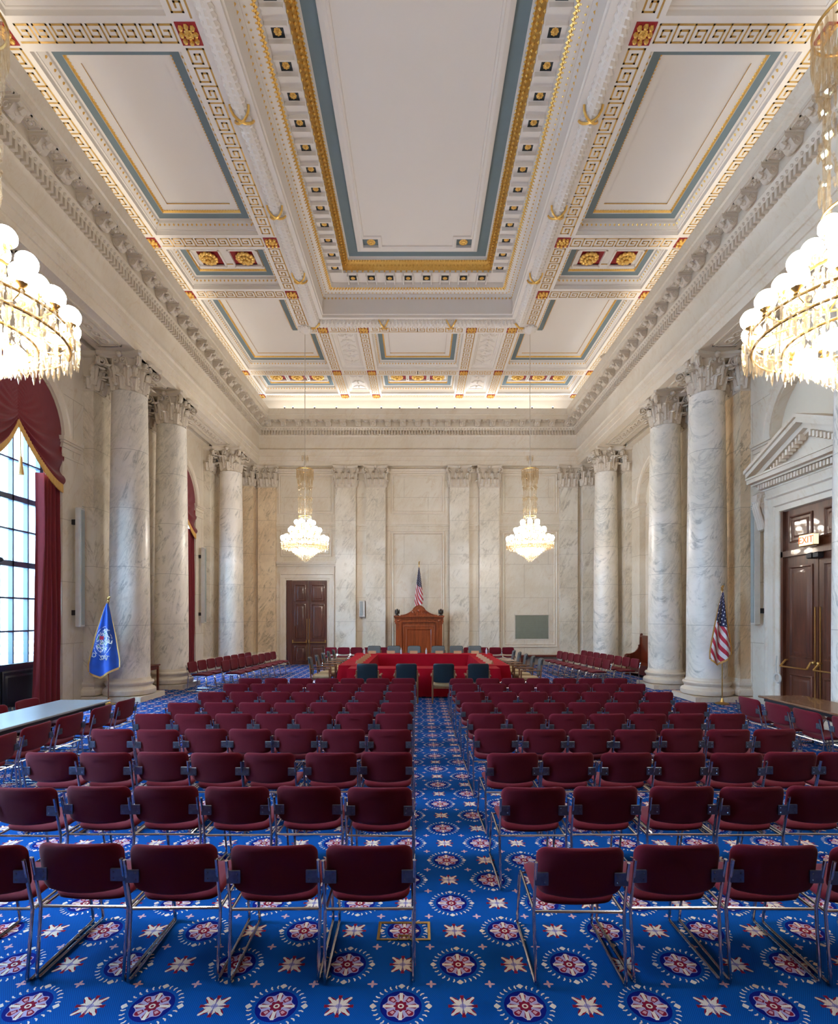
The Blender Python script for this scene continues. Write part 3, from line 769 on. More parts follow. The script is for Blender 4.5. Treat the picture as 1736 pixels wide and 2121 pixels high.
# ---- far wall panels, string course, low base
bw = MB(); fy = lambda u, v, w: (u, YB-w, v)
FP = [(0, 0), (0, .03), (.04, .05), (.07, .02), (.1, .02), (.13, .045), (.16, .0)]
for x0, x1, z0, z1 in ((-6.1, -3.65, 6.55, 8.35), (-1.2, 1.18, 6.55, 8.35), (3.65, 6.1, 6.55, 8.35), (-1.2, 1.18, .6, 5.85), (3.65, 6.1, .75, 5.85), (-6.0, -3.75, 4.7, 5.85)):
    sweep(bw, rect(x0, x1, z0, z1), FP, fy); sweep(bw, rect(x0+.22, x1-.22, z0+.2, z1-.2), [(0, 0), (.0, .015), (.03, .015), (.03, 0)], fy)
for x0, x1 in ((-6.2, -3.57), (-2.69, -2.24), (-1.4, 1.38), (2.22, 2.67), (3.53, 6.18)):
    for d, za, zb in ((.05, 6.05, 6.1), (.1, 6.1, 6.17), (.05, 6.17, 6.22), (.03, 5.93, 5.97)): bw.box(x0, x1, YB-d, YB, za, zb)
    for d, za, zb in ((.06, 8.35, 8.42), (.12, 8.42, 8.52)): bw.box(x0, x1, YB-d, YB, za, zb)
    if x0 > -6 : bw.box(x0, x1, YB-.06, YB, 0, .35); bw.box(x0, x1, YB-.04, YB, .35, .4)
struct(bw, 'trim_5', M['trim'])
# ================================================================ DOORS
def door_leaf(mb, fm, u0, u1, z0, z1, panels, mi=0, t=.0):
    """leaf as a raised-panel slab: fm maps (u, z, out)"""
    def bx(a, b2, c, d, e, f):
        vs = [fm(u, z, w) for w in (e, f) for z in (c, d) for u in (a, b2)]
        mb.add(vs, [(0, 2, 3, 1), (4, 5, 7, 6), (0, 1, 5, 4), (2, 6, 7, 3), (0, 4, 6, 2), (1, 3, 7, 5)], mi)
    bx(u0, u1, z0, z1, -.06, 0)
    for a, b2, c, d in panels:
        sweep(mb, rect(a, b2, c, d), [(0, 0), (0, .02), (.03, .03), (.05, .0), (.06, -.01), (.1, .0), (.14, .02), (.15, .02)], fm, mi, capb=True)
# far wall double door
dx, dw = -4.83, .86; fy2 = lambda u, v, w: (u, YB-.02-w, v)
fr_ = MB(); 
sweep(fr_, rect(dx-dw-.33, dx+dw+.33, -.6, 3.98), [(0, 0), (0, .09), (.04, .1), (.06, .07), (.2, .07), (.22, .05), (.3, .05), (.3, -.2)], lambda u, v, w: (u, YB-w, v))
for d, za, zb in ((.12, 4.28, 4.36), (.2, 4.36, 4.42), (.24, 4.42, 4.5)): fr_.box(dx-1.3, dx+1.28, YB-d, YB, za, zb)
fr_.box(dx-1.22, dx+1.2, YB-.06, YB, 3.98, 4.28)
struct(fr_, 'trim_6', M['trim'])
dd = MB()
dd.box(dx-dw-.05, dx-dw+.2, YB-.05, YB+.2, 0, 3.68)
door1 = struct(dd, 'door_1', M['door'])
for k, (a, b2) in enumerate(((dx-dw+.2, dx+.04), (dx+.05, dx+dw))):
    mb = MB(); door_leaf(mb, fy2, a, b2, .01, 3.66, [(a+.12, b2-.1, 2.75, 3.5), (a+.12, b2-.1, 1.12, 2.65), (a+.12, b2-.1, .15, .82)])
    lf = mb.obj('leaf', M['door'], door1)
    hb = MB(); hb.tube([(a+.05, YB-.14, .98), (b2-.05, YB-.14, .98)], .015, 6)
    for u in (a+.05, b2-.05): hb.box(u-.02, u+.02, YB-.14, YB-.02, .95, 1.08)
    uu = b2-.05 if k == 0 else a+.05
    hb.box(uu-.006, uu+.006, YB-.04, YB-.02, .2, 2.0)
    hb.obj('push_bar', M['brass'], lf)
# side double doors with pediment (the exit) and a second pair in the near bay is out of view
DC, DH, DWd = 10.66, 4.45, 1.03
XR = XW
fx = lambda u, v, w: (XR+.02-w, u, v)
ts = MB()
sweep(ts, rect(DC-DWd-.42, DC+DWd+.42, -.8, DH+.42), [(0, -.05), (0, .14), (.05, .15), (.08, .11), (.26, .11), (.28, .07), (.4, .07), (.42, .02), (.42, -.2)], lambda u, v, w: (XR-w, u, v))
ts.box(XR-.12, XR+.1, DC-1.55, DC+1.55, DH+.42, 5.02)
for d, za, zb in ((.14, 5.02, 5.06), (.30, 5.18, 5.22), (.42, 5.22, 5.32), (.45, 5.32, 5.36)): ts.box(XR-d, XR+.1, DC-1.66, DC+1.66, za, zb)
ts.box(XR-.16, XR+.1, DC-1.6, DC+1.6, 5.06, 5.2)
n = 34
for k in range(n):
    y = DC-1.52+3.04*(k+.5)/n; ts.box(XR-.26, XR-.12, y-.026, y+.026, 5.06, 5.17)
for s_ in (-1, 1):                                          # raking cornices
    for d, h0, h1 in ((.45, .0, .1), (.5, .1, .18), (.3, -.12, 0.0), (.2, -.2, -.1)):
        y0, z0, y1, z1 = DC+s_*1.66, 5.36, DC, 6.1
        vs = [(X_, yy, zz) for X_ in (XR-d, XR+.1) for yy, zz in ((y0, z0+h0), (y1, z1+h0), (y1, z1+h1), (y0, z0+h1))]
        ts.add(vs, [(0, 1, 2, 3), (7, 6, 5, 4), (0, 4, 5, 1), (1, 5, 6, 2), (2, 6, 7, 3), (3, 7, 4, 0)])
    for k in range(14):
        t = (k+1.5)/16; yy = DC+s_*1.55*(1-t); zz = 5.36+.74*t-.2; ts.box(XR-.28, XR-.15, yy-.026, yy+.026, zz-.06, zz+.06)
ts.add([(XR-.1, DC-1.6, 5.36), (XR-.1, DC+1.6, 5.36), (XR-.1, DC, 6.08)], [(0, 1, 2)])
struct(ts, 'trim_7', M['trim'])
for s_ in (-1, 1):                                          # scroll consoles under the pediment
    cb = MB(); y = DC+s_*(DWd+.52)
    for q in (-.07, 0, .07):
        pts = [(XR-.2-.02*math.cos(t*PI)-(.12-.1*0)*0-.11*math.cos(-PI*.2+t*0)*0, y+q, 0) for t in (0,)]
        P_ = []
        for i in range(16):
            a = -PI*1.6+i/15*PI*2.1; rr = .03+.10*i/15; P_.append((XR-.2+rr*math.cos(a)*-1*-1, y+q, 4.83+rr*math.sin(a)))
        P_ += [(XR-.14-.16*(1-t)**1.5*0-.17*(1-t)+0, y+q, 4.8-.6*t) for t in [.25, .45, .65, .85]]
        P_ += [(XR-.1+.05*math.cos(a), y+q, 4.2+.05*math.sin(a)) for a in [PI+i/8*2*PI for i in range(8)]]
        cb.tube(P_, .045, 8)
    vs = [(XR, 4.15), (XR-.12, 4.2), (XR-.13, 4.4), (XR-.2, 4.65), (XR-.31, 4.8), (XR-.3, 4.95), (XR-.2, 5.02), (XR, 5.02)]
    nn = len(vs); cb.add([(a, y-.09, z) for a, z in vs]+[(a, y+.09, z) for a, z in vs], [tuple(range(nn)), tuple(range(nn, 2*nn))[::-1]]+[(k, k+nn, (k+1) % nn+nn, (k+1) % nn) for k in range(nn)])
    o = struct(cb, 'trim_%d' % (8 if s_ > 0 else 9), M['stone'])
dd = MB(); dd.box(XR-.05, XR+.2, DC-DWd, DC-DWd+.07, 0, DH); dd.box(XR-.05, XR+.2, DC+DWd-.07, DC+DWd, 0, DH); dd.box(XR-.05, XR+.2, DC-DWd, DC+DWd, 3.42, 3.55)
door2 = struct(dd, 'door_2', M['door'])
mb = MB(); 
for a, b2 in ((DC-DWd+.05, DC), (DC, DC+DWd-.05)):
    door_leaf(mb, fx, a, b2, 3.5, DH, [(a+.16, b2-.16, 3.72, DH-.14)])
mb.obj('transom_panel', M['door'], door2)
for k, (a, b2) in enumerate(((DC-DWd+.07, DC-.01), (DC+.01, DC+DWd-.07))):
    mb = MB(); door_leaf(mb, fx, a, b2, .01, 3.42, [(a+.14, b2-.14, 1.2, 3.2), (a+.14, b2-.14, .15, .85)])
    lf = mb.obj('leaf', M['door'], door2)
    hb = MB(); hb.tube([(XR-.16, a+.08, 1.0), (XR-.16, b2-.08, 1.0)], .016, 6)
    for u in (a+.08, b2-.08):
        hb.tube([(XR-.16, u, 1.0), (XR-.06, u+(.03 if u < (a+b2)/2 else -.03), 1.14), (XR, u, 1.14)], .022, 6)
    uu = b2-.06 if k == 0 else a+.06
    hb.box(XR-.01, XR+.006, uu-.009, uu+.009, .1, 2.3); hb.sph((XR-.04, uu, 1.14), .035, 8, 6)
    hb.obj('push_bar', M['brass'], lf)
cl = MB(); cl.bbox(XR-.12, XR-.0, DC-.16, DC-.02, 3.3, 3.42, .02); cl.bbox(XR-.12, XR-.0, DC+.02, DC+.16, 3.3, 3.42, .02); cl.obj('door_closer', M['iron'], door2)
# exit sign
ex = empty('exit_sign', (CX+XR-.16, DC+.04, 3.56), 0, 'glowing exit sign fixed above the double doors with a pediment', 'sign')
mb = MB(); mb.bbox(-.05, .05, -.2, .2, 0, .24, .01); mb.box(.0, .17, -.02, .02, .08, .16); mb.obj('housing', M['brass'], ex)
mb = MB(); mb.box(-.056, -.05, -.185, .185, .015, .225); mb.box(-.185*0-.05, .05, -.206, -.2, .015, .225); mb.obj('lit_panel', M['exit'], ex)
def text(s_, size, mat, parent, loc, rot, name='lettering', ext=.003):
    c = bpy.data.curves.new(name, 'FONT'); c.body = s_; c.size = size; c.extrude = ext; c.align_x = 'CENTER'; c.align_y = 'CENTER'; c.materials.append(mat)
    tmp = bpy.data.objects.new(name, c); COL.objects.link(tmp)
    me = bpy.data.meshes.new_from_object(tmp.evaluated_get(bpy.context.evaluated_depsgraph_get())); bpy.data.objects.remove(tmp); bpy.data.curves.remove(c)
    o = bpy.data.objects.new(name, me); COL.objects.link(o); o.parent = parent; o.location = loc; o.rotation_euler = rot; return o
text('EXIT', .2, M['exitred'], ex, (-.062, 0, .115), (PI/2, 0, -PI/2))
# coil of white cable by the door
mb = MB(); mb.tube([(.0, .1*math.cos(a), .1*math.sin(a)) for a in [2*PI*i/24 for i in range(24)]], .022, 8, closed=True); mb.tube([(0, .03, .1), (0, .05, .3), (0, .02, .5)], .012, 6)
mb.obj('cable_coil', M['speakerw'], loc=(CX+XR-.16, DC+DWd-.06, .72), label='white coil of cable hung on the jamb of the exit doors', cat='cable')
# ================================================================ WINDOWS, CURTAINS, PORTICO
def window(idx, c):
    X = -XW-.5; w = MB()
    bars = []
    def bar(y0, y1, z0, z1, t=.05): w.box(X-t, X+t, y0, y1, z0, z1, 0)
    for s_ in (-1, 1): bar(c+s_*1.28-.06, c+s_*1.28+.06, 1.05, 6.3)
    bar(c-.06, c+.06, 1.05, 7.5, .07)
    for s_ in (-1, 1):
        for k in (1, 2): bar(c+s_*.43*k-.018, c+s_*.43*k+.018, 1.05, 7.3)
    for z, t in ((1.78, .018), (2.5, .018), (3.24, .06), (3.98, .018), (4.67, .06), (5.5, .018), (6.3, .06), (6.9, .018)): bar(c-1.28, c+1.28, z-t, z+t)
    o = struct(w, 'window_%d' % idx, M['winframe'])
    g = MB(); N = 16
    g.add([(X, c-1.3, 1.05), (X, c+1.3, 1.05)]+[(X, c+1.3*math.cos(PI*i/N), 6.25+1.3*math.sin(PI*i/N)) for i in range(N+1)], [tuple(range(N+3))]); g.obj('glass', M['glass'], o)
    p = MB(); fxx = lambda u, v, q: (X+.06+q, u, v)
    door_leaf(p, fxx, c-1.3, c, 0, 1.06, [(c-1.2, c-.1, .12, .94)]); door_leaf(p, fxx, c, c+1.3, 0, 1.06, [(c+.1, c+1.2, .12, .94)])
    p.box(X-.1, X+.16, c-1.32, c+1.32, 1.03, 1.09); p.obj('window_panel', M['winwood'], o)
    h = MB(); h.tube([(X+.09, c+.02, 1.3), (X+.09, c+.02, 3.2)], .012, 6); h.sph((X+.1, c+.02, 3.28), .06, 8, 6); h.obj('window_bolt', M['iron'], o)
for i, c in enumerate(BAYS): window(i+1, c)
def curtain(c, s_, label):
    """straight velvet fall on one side of a window"""
    X = -XW-.12; y_out = c+s_*(HW+.0)
    mb = MB()
    def fn(a, t):
        z = 5.3-5.26*t; wdt = .56+.22*t-.06*math.sin(t*PI)
        y = y_out-s_*a*wdt; fold = .055*math.cos(a*PI*9)+.02*math.sin(a*23+t*4)
        return (X+fold+.03*t, y+.012*math.sin(t*9+a*6), z)
    mb.grid(60, 24, fn); mb.grid(60, 24, lambda a, t: (fn(1-a, t)[0]-.03, fn(1-a, t)[1], fn(1-a, t)[2]))
    return mb.obj('curtain', M['velvet'], loc=(CX, 0, 0), smooth=60, label=label, cat='curtain', group='red velvet window curtains')
def valance(c, label):
    t = empty('valance', (CX, c, 0), 0, label, 'valance', 'draped red valances over the windows')
    X = -XW-.02
    for s_ in (-1, 1):
        def low(a): return 5.15+1.02*(1-a)**2.1
        def top(a): return SPR+math.sqrt(max(0, HW**2-(a*HW)**2))
        def fn(a, q):
            z = low(a)+(top(a)-low(a))*q**1.25; d = z-low(a)
            # folds fan out from the gathering point at the centre and settle as hanging swags
            k = d/(.12+.95*a); damp = max(0, 1-d/1.3)*min(1, a*3+.25)
            return (X+.085*math.sin(k*13)*damp*(.4+.6*a)+.08*math.sin(PI*min(1, a))*(1-q), s_*a*HW*1.02, z)
        mb = MB(); mb.grid(30, 60, fn); mb.grid(30, 60, lambda a, q: (fn(1-a, q)[0]-.025, fn(1-a, q)[1], fn(1-a, q)[2]))
        mb.obj('swag', M['velvet'], t, smooth=60)
        f = MB(); 
        def g(a, q):
            x, y, z = fn(a, 0); return (x+.03+.006*math.sin(a*200), y, z-.2*q*(.7+.3*a)+.03)
        f.grid(60, 3, g); f.grid(60, 3, lambda a, q: (g(1-a, q)[0]-.02, g(1-a, q)[1], g(1-a, q)[2])); f.obj('fringe', M['fringe'], t, smooth=0)
    f = MB(); f.tube([(X+.05, .0, 6.1), (X+.06, 0, 5.42)], .012, 6); f.lathe([(.005, 5.44), (.03, 5.4), (.035, 5.34), (.03, 5.3), (.055, 5.1), (.06, 5.04)], 10, (X+.06, 0, 0)); f.obj('tassel', M['fringe'], t)
for c, nm in ((10.75, 'tall window nearest the camera'), (17.95, 'farther window behind the columns')):
    for s_, sd in ((1, 'far'), (-1, 'near')):
        curtain(c, s_, 'dark red velvet curtain hanging at the %s edge of the %s' % (sd, nm))
    valance(c, 'red swagged valance with gold fringe filling the arch of the '+nm)
# portico outside
ps = MB(); ps.box(-16, -XW-.75, -2, 30, -.3, .9); po = struct(ps, 'floor_portico', M['terrace'])
pw = MB(); pw.box(-16.4, -16, -2, 30, .9, 2.1); struct(pw, 'wall_portico', M['ext'])
def fluted():
    mb = MB(); n = 96; vs = []
    for z in (0.55, 9):
        for k in range(n):
            a = 2*PI*k/n; r = .62-.05*abs(math.sin(a*12)); vs.append((r*math.cos(a), r*math.sin(a), z))
    mb.add(vs, [(k, (k+1) % n, (k+1) % n+n, k+n) for k in range(n)]); return mb
t = empty('portico_column', (-10.9, 14.3, .9)); fluted().obj('shaft', M['ext'], t, smooth=0)
mb = MB(); mb.box(-.9, .9, -.9, .9, 0, .2); mb.lathe([(.88, .2), (.92, .28), (.86, .38), (.76, .4), (.78, .48), (.68, .56)], 32); mb.obj('base', M['ext'], t)
for k, (y, wh) in enumerate(((14.3, 'seen through the nearer window'), (10.2, 'out of the nearer window toward the camera'), (18.4, 'farther along toward the far window'), (6.1, 'nearest the camera'))):
    q = t if k == 0 else copy_tree(t); q.location = (-10.9, y, .9); tag(q, 'fluted white limestone portico column outside, '+wh, 'column', 'portico columns outside the windows')
# ================================================================ CHANDELIERS
def chandelier():
    t = empty('chandelier')                      # origin at the lowest crystal tip
    can = MB(); can.lathe([(.02, 7.5), (.05, 7.52), (.16, 7.6), (.2, 7.66), (.18, 7.7), (.24, 7.72)], 20)
    for k in range(10):
        a = 2*PI*k/10; can.sph((.2*math.cos(a), .2*math.sin(a), 7.66), .05, 6, 4)
    can.obj('ceiling_rose', M['white'], t)
    rod = MB(); rod.tube([(0, 0, .5), (0, 0, 7.6)], .011, 8); rod.lathe([(.03, 3.15), (.05, 3.25), (.02, 3.35), (.045, 3.45), (.015, 3.55)], 10); rod.obj('rod', M['stone'], t)
    ring = MB()
    def circ(r, z, rr=.012, n=32): ring.tube([(r*math.cos(2*PI*i/n), r*math.sin(2*PI*i/n), z) for i in range(n)], rr, 6, closed=True)
    for r, z in ((.2, 1.22), (.46, .93), (.72, .62), (.7, .5), (.47, .45), (.27, 3.03), (.2, 1.5)):
        ring = MB(); circ(r, z); ring.obj('ring', M['brass'], t)
    ring = MB()
    gl = []
    for r, z, n, ph in ((.27, 1.30, 6, .3), (.47, 1.05, 10, .1), (.71, .76, 16, 0)):
        for k in range(n):
            a = 2*PI*(k+ph)/n; x, y = r*math.cos(a), r*math.sin(a); gl.append((x, y, z))
            ring.lathe([(.012, -.14), (.03, -.12), (.015, -.1), (.045, -.075), (.05, -.06)], 8, (x, y, z))
            ring.tube([(x, y, z-.12), (x*.85, y*.85, z-.17), (x*.55, y*.55, z-.13)], .008, 5)
    ring.obj('arms', M['brass'], t)
    g0 = None
    for p in gl:
        if g0 is None: mb = MB(); mb.sph((0, 0, 0), .083, 14, 10); g0 = mb.obj('globe', M['globe'], t, loc=p)
        else: part(g0, t, p)
    for r, z, n in ((.4, .36, 6),):
        for k in range(n):
            a = 2*PI*(k+.5)/n; part(g0, t, (r*math.cos(a)*.8, r*math.sin(a)*.8, z))
    cr = MB(); rnd = random.Random(3)
    def prism(x, y, z, L, r=.011):
        n = 5; vs = [(x, y, z)]
        for zz, q in ((z-L*.12, r*.9), (z-L*.75, r)):
            vs += [(x+q*math.cos(2*PI*k/n), y+q*math.sin(2*PI*k/n), zz) for k in range(n)]
        vs.append((x, y, z-L)); fs = [(0, 1+k, 1+(k+1) % n) for k in range(n)]+[(1+k, 1+n+k, 1+n+(k+1) % n, 1+(k+1) % n) for k in range(n)]+[(2*n+1, 1+n+(k+1) % n, 1+n+k) for k in range(n)]
        cr.add(vs, fs)
    for r, z, L, n in ((.76, .62, .2, 72), (.68, .60, .2, 60), (.6, .58, .2, 52), (.52, .56, .22, 46), (.46, .86, .16, 48), (.36, .9, .14, 34), (.56, .84, .12, 40), (.24, 1.2, .14, 24), (.34, 1.15, .14, 24), (.15, 1.2, .3, 14),
                       (.46, .46, .12, 44), (.39, .4, .11, 36), (.32, .34, .11, 30), (.26, .285, .1, 26), (.2, .23, .1, 20), (.15, .185, .09, 16), (.1, .14, .09, 10), (.05, .1, .1, 6),
                       (.27, 3.02, .3, 34), (.2, 3.12, .34, 24), (.12, 2.92, .3, 14), (.24, 2.72, .2, 24), (.22, 2.5, .12, 14), (.23, 2.1, .1, 14), (.22, 1.78, .18, 20), (.1, 3.5, .2, 10)):
        for k in range(n):
            a = 2*PI*(k+rnd.random()*.4)/n; prism(r*math.cos(a), r*math.sin(a), z+rnd.uniform(-.02, .02), L*rnd.uniform(.85, 1.15), .013)
    for r, z, n in ((.77, .66, 48), (.62, .9, 40), (.5, .72, 40), (.36, .62, 30), (.3, 1.12, 24), (.4, .5, 30), (.18, .3, 16)):   # bead swags between the tiers
        for k in range(n):
            a = 2*PI*k/n; cr.octa((r*math.cos(a), r*math.sin(a), z-.05*abs(math.sin(a*6))), .014, .014, .016); cr.octa((r*.93*math.cos(a), r*.93*math.sin(a), z-.1), .012, .012, .02)
    cr.obj('crystal_prisms', M['crystal'], t, smooth=0, kind='stuff')
    tu = MB()
    for k in range(6):
        a = 2*PI*k/6; x, y = .2*math.cos(a), .2*math.sin(a)
        tu.lathe([(.012, 1.35), (.014, 1.8), (.03, 1.84), (.014, 1.88), (.014, 2.05), (.045, 2.1), (.014, 2.16), (.014, 2.4), (.04, 2.45), (.012, 2.52), (.010, 2.95)], 8, (x, y, 0))
        for z in (1.7, 1.9, 2.1, 2.45): 
            for q in range(4):
                b2 = PI/2*q; tu.octa((x+.05*math.cos(b2), y+.05*math.sin(b2), z), .014, .014, .03)
    tu.obj('crystal_stems', M['crystal'], t)
    return t
ch0 = chandelier()
TIP = 3.90
for k, (x, y, lab) in enumerate(((-3.71, 17.1, 'crystal chandelier with white globes hanging above the far double door'), (3.71, 17.1, 'crystal chandelier with white globes hanging before the wall above the louvred grille'),
                                 (-3.58, 4.15, 'large near crystal chandelier cut by the frame, window side'), (3.57, 4.2, 'large near crystal chandelier cut by the frame, exit door side'))):
    t = ch0 if k == 0 else copy_tree(ch0); t.location = (CX+x, y, TIP); tag(t, lab, 'chandelier', 'crystal chandeliers')
# small cove lamps peeping over the cornice
led = MB(); led.lathe([(.03, 0), (.03, .05), (.036, .06)], 10); led.lathe([(.001, .062), (.03, .062), (.028, .085), (.001, .09)], 10, mi=1)
l0 = None; i = 0
for k, px in enumerate((590, 607, 652, 697, 742, 790, 828, 868, 905, 942, 975, 1010, 1034, 1068, 1102, 1145)):
    X_ = (px-868)/1074*21.9
    if l0 is None: l0 = led.obj('cove_lamp', [M['iron'], M['led']], loc=(X_, 21.88, 10.868)); o = l0
    else: o = l0.copy(); COL.objects.link(o); o.location = (X_, 21.88, 10.868)
    tag(o, 'tiny lit lamp on the far cornice, %s of sixteen from the window side' % ('one two three four five six seven eight nine ten eleven twelve thirteen fourteen fifteen sixteen'.split()[k]), 'lamp', 'cove lamps on the far cornice')
mb = MB(); mb.bbox(-.06, .06, -.09, .09, 0, .12, .02); mb.tube([(-.06, 0, .06), (-.12, 0, .03)], .04, 8); mb.tube([(0, 0, .12), (0, 0, .0)], .02, 6)
mb.obj('security_camera', M['stone'], loc=(CX+6.32, 17.6, 10.872), label='small white camera standing on the cornice on the exit door side', cat='camera')
# ================================================================ WALL FITTINGS
def spk(x, y, s_, z0, z1, label):
    t = empty('column_speaker', (x, y, z0), 0, label, 'speaker', 'tall thin wall speakers'); h = z1-z0
    mb = MB(); mb.bbox(-.065, .065, -.075, .075, 0, h, .015); mb.obj('case', M['speakerw'], t)
    mb = MB(); mb.bbox(*((-.08, -.06) if s_ > 0 else (.06, .08)), -.055, .055, .05, h-.05, .004)
    n = int(h/.05)
    for k in range(n): mb.box(*((-.084, -.079) if s_ > 0 else (.079, .084)), -.05, .05, .07+k*.05, .085+k*.05)
    mb.obj('grille', M['speaker'], t); mb = MB()
    for z in (h*.12, h*.88): mb.box(*((.05, .18) if s_ > 0 else (-.18, -.05)), -.04, .04, z-.06, z+.06)
    mb.obj('bracket', M['iron'], t)
spk(CX-8.07, 12.42, -1, 1.85, 4.7, 'tall thin grey speaker on the wall between the nearer curtain and the first pilaster')
spk(CX-8.07, 19.55, -1, 1.85, 4.7, 'tall thin grey speaker on the wall beside the farther curtain')
spk(CX+8.07, 12.36, 1, 1.9, 4.7, 'tall thin grey speaker on the wall beside the pedimented exit doors')
t = empty('wall_speaker', (CX-2.42, YB-.09, 2.08), 0, 'small off-white speaker on the far wall beside the double door pilaster', 'speaker')
mb = MB(); mb.bbox(-.12, .12, -.09, .09, 0, .72, .02); mb.obj('case', M['speakerw'], t); mb = MB(); mb.bbox(-.09, .04, -.1, -.085, .05, .67, .004); mb.obj('grille', M['speaker'], t)
t = empty('wall_grille', (CX+4.98, YB, 1.08), 0, 'wide louvred metal grille set in the far marble wall', 'grille')
mb = MB(); sweep(mb, rect(-.77, .77, 0, 1.12), [(0, -.01), (0, .03), (.04, .03), (.05, .005)], lambda u, v, w: (u, -w, v)); mb.obj('grille_frame', M['stone'], t)
mb = MB(); mb.box(-.72, .72, -.006, .0, .05, 1.07)
for k in range(30):
    z = .06+k*.034; mb.add([(-.72, -.005, z+.02), (.72, -.005, z+.02), (.72, -.028, z), (-.72, -.028, z)], [(0, 1, 2, 3)])
mb.obj('louvres', M['vent'], t, smooth=0)
# floor box in the carpet
mb = MB(); sweep(mb, rect(-.175, .175, -.1, .1), [(0, 0), (0, .006), (.014, .006), (.018, .002)], lambda u, v, w: (u, v, w))
mb.tube([(-.035, -.1, .006), (-.035, -.055, .006), (.035, -.055, .006), (.035, -.1, .006)], .006, 6)
t = mb.obj('floor_box', M['brass'], loc=(-.1, 3.46, 0), label='brass rimmed floor box lid set in the carpet beside the aisle', cat='floor outlet')
# ================================================================ CHAIRS
def superpill(mb, outline, ts, fm, mi=0):
    """closed cushion: outline points (u,v), rings scaled toward the centre, ts = [(scale, half thickness)]"""
    n = len(outline); cu = sum(p[0] for p in outline)/n; cv_ = sum(p[1] for p in outline)/n
    seq = [(s_, -h) for s_, h in ts]+[(s_, h) for s_, h in ts[::-1]]
    vs = [fm(cu+(u-cu)*s_, cv_+(v-cv_)*s_, w) for s_, w in seq for u, v in outline]
    m = len(seq); fs = [(i*n+k, i*n+(k+1) % n, (i+1)*n+(k+1) % n, (i+1)*n+k) for i in range(m-1) for k in range(n)]
    fs += [tuple(range(n))[::-1], tuple((m-1)*n+k for k in range(n))]
    mb.add(vs, fs, mi)
def rrect(x0, x1, y0, y1, r, n=5, bow=0):
    pts = []
    for cx_, cy_, a0 in ((x1-r, y0+r, -PI/2), (x1-r, y1-r, 0), (x0+r, y1-r, PI/2), (x0+r, y0+r, PI)):
        for i in range(n+1):
            a = a0+PI/2*i/n; pts.append([cx_+r*math.cos(a), cy_+r*math.sin(a)])
        if a0 == -PI/2: pass
    # extra points along the long edges so the panel can bend
    out = []
    for i, p in enumerate(pts):
        q = pts[(i+1) % len(pts)]; out.append(tuple(p)); d = math.hypot(q[0]-p[0], q[1]-p[1])
        if d > .1:
            for k in range(1, 6): out.append((p[0]+(q[0]-p[0])*k/6, p[1]+(q[1]-p[1])*k/6))
    xm = (x0+x1)/2
    return [(x, y-bow*(1-((x-xm)/(x1-xm))**2) if y < (y0+y1)/2 else y+bow*.25*(1-((x-xm)/(x1-xm))**2)) for x, y in out]
def make_chair():
    t = empty('stacking_chair')
    mb = MB(); bend = lambda u, w, v: (u, -.035-(w-.5)*.16+.045*(u/.25)**2+v, w)
    superpill(mb, rrect(-.248, .248, .525, .80, .055, bow=.022), [(.5, .02), (.8, .02), (.93, .017), (.985, .009), (1, .001)], bend); mb.obj('backrest', M['fab'], t, smooth=60)
    mb = MB(); superpill(mb, rrect(-.232, .232, .05, .49, .06), [(.5, .028), (.8, .027), (.93, .022), (.985, .012), (1, .001)], lambda u, v, w: (u, v, .44+w+.02*(u/.23)**2-.012*((v-.27)/.22)**4+.0*(1 if w > 0 else 0)))
    mb.obj('seat', M['fab'], t, smooth=60)
    for s_ in (-1, 1):
        mb = MB(); x = s_*.257
        mb.tube([(x, -.078, .725), (x, -.05, .6), (x, -.01, .42), (x, -.012, .38), (x*.985, -.045, .05), (x*.98, -.045, .016), (x*.98, -.02, .009), (x*.98, .54, .009), (x*.98, .56, .018), (x*.98, .555, .06), (x*.97, .49, .37), (x*.96, .47, .405), (x*.96, .43, .41), (x*.985, .0, .405)], .0095, 8)
        mb.obj('side_frame', M['chrome'], t)
        mb = MB(); x0, x1 = sorted((s_*.185, s_*.262)); mb.bbox(x0, x1, -.062, -.052, .585, .66, .003)
        for z in (.605, .64): mb.sph((s_*.203, -.063, z), .006, 6, 4)
        mb.obj('bracket', M['steel'], t)
    mb = MB(); mb.tube([(-.25, -.002, .407), (.25, -.002, .407)], .009, 8); mb.obj('cross_rail', M['chrome'], t)
    mb = MB(); mb.tube([(-.245, .455, .405), (.245, .455, .405)], .008, 8); mb.obj('cross_rail', M['chrome'], t)
    return t
chp = make_chair(); used = [False]
def chair(x, y, rz, label, group):
    t = copy_tree(chp) if used[0] else chp; used[0] = True
    t.location = (x, y, 0); t.rotation_euler = (0, 0, rz); tag(t, label, 'chair', group); return t
ORD = 'first second third fourth fifth sixth seventh eighth ninth tenth'.split()
rx = {0: ([-.285, -.83, -1.41, -1.95, -2.49], [.915, 1.48, 2.035, 2.59]), 1: ([-.31, -.86, -1.41, -1.945, -2.48, -3.01], [.888, 1.447, 2.03, 2.56, 3.1]),
      2: ([-.318, -.85, -1.42, -1.95, -2.48, -3.01, -3.53], [.887, 1.44, 1.98, 2.5, 3.05, 3.58, 4.1]), 3: ([-.336, -.88, -1.42, -1.96, -2.48, -3.02, -3.55], [.89, 1.44, 1.975, 2.5, 3.04, 3.58, 4.13])}
RY = [2.96, 3.98, 4.98, 6.0, 6.95, 7.86, 8.95, 10.05, 10.93]
rr_ = random.Random(5)
ROWN = ['row nearest the camera', 'second row from camera', 'third row from camera', 'fourth row from camera', 'fifth row from camera', 'sixth row from camera', 'seventh row from camera', 'eighth row from camera', 'ninth and farthest row']
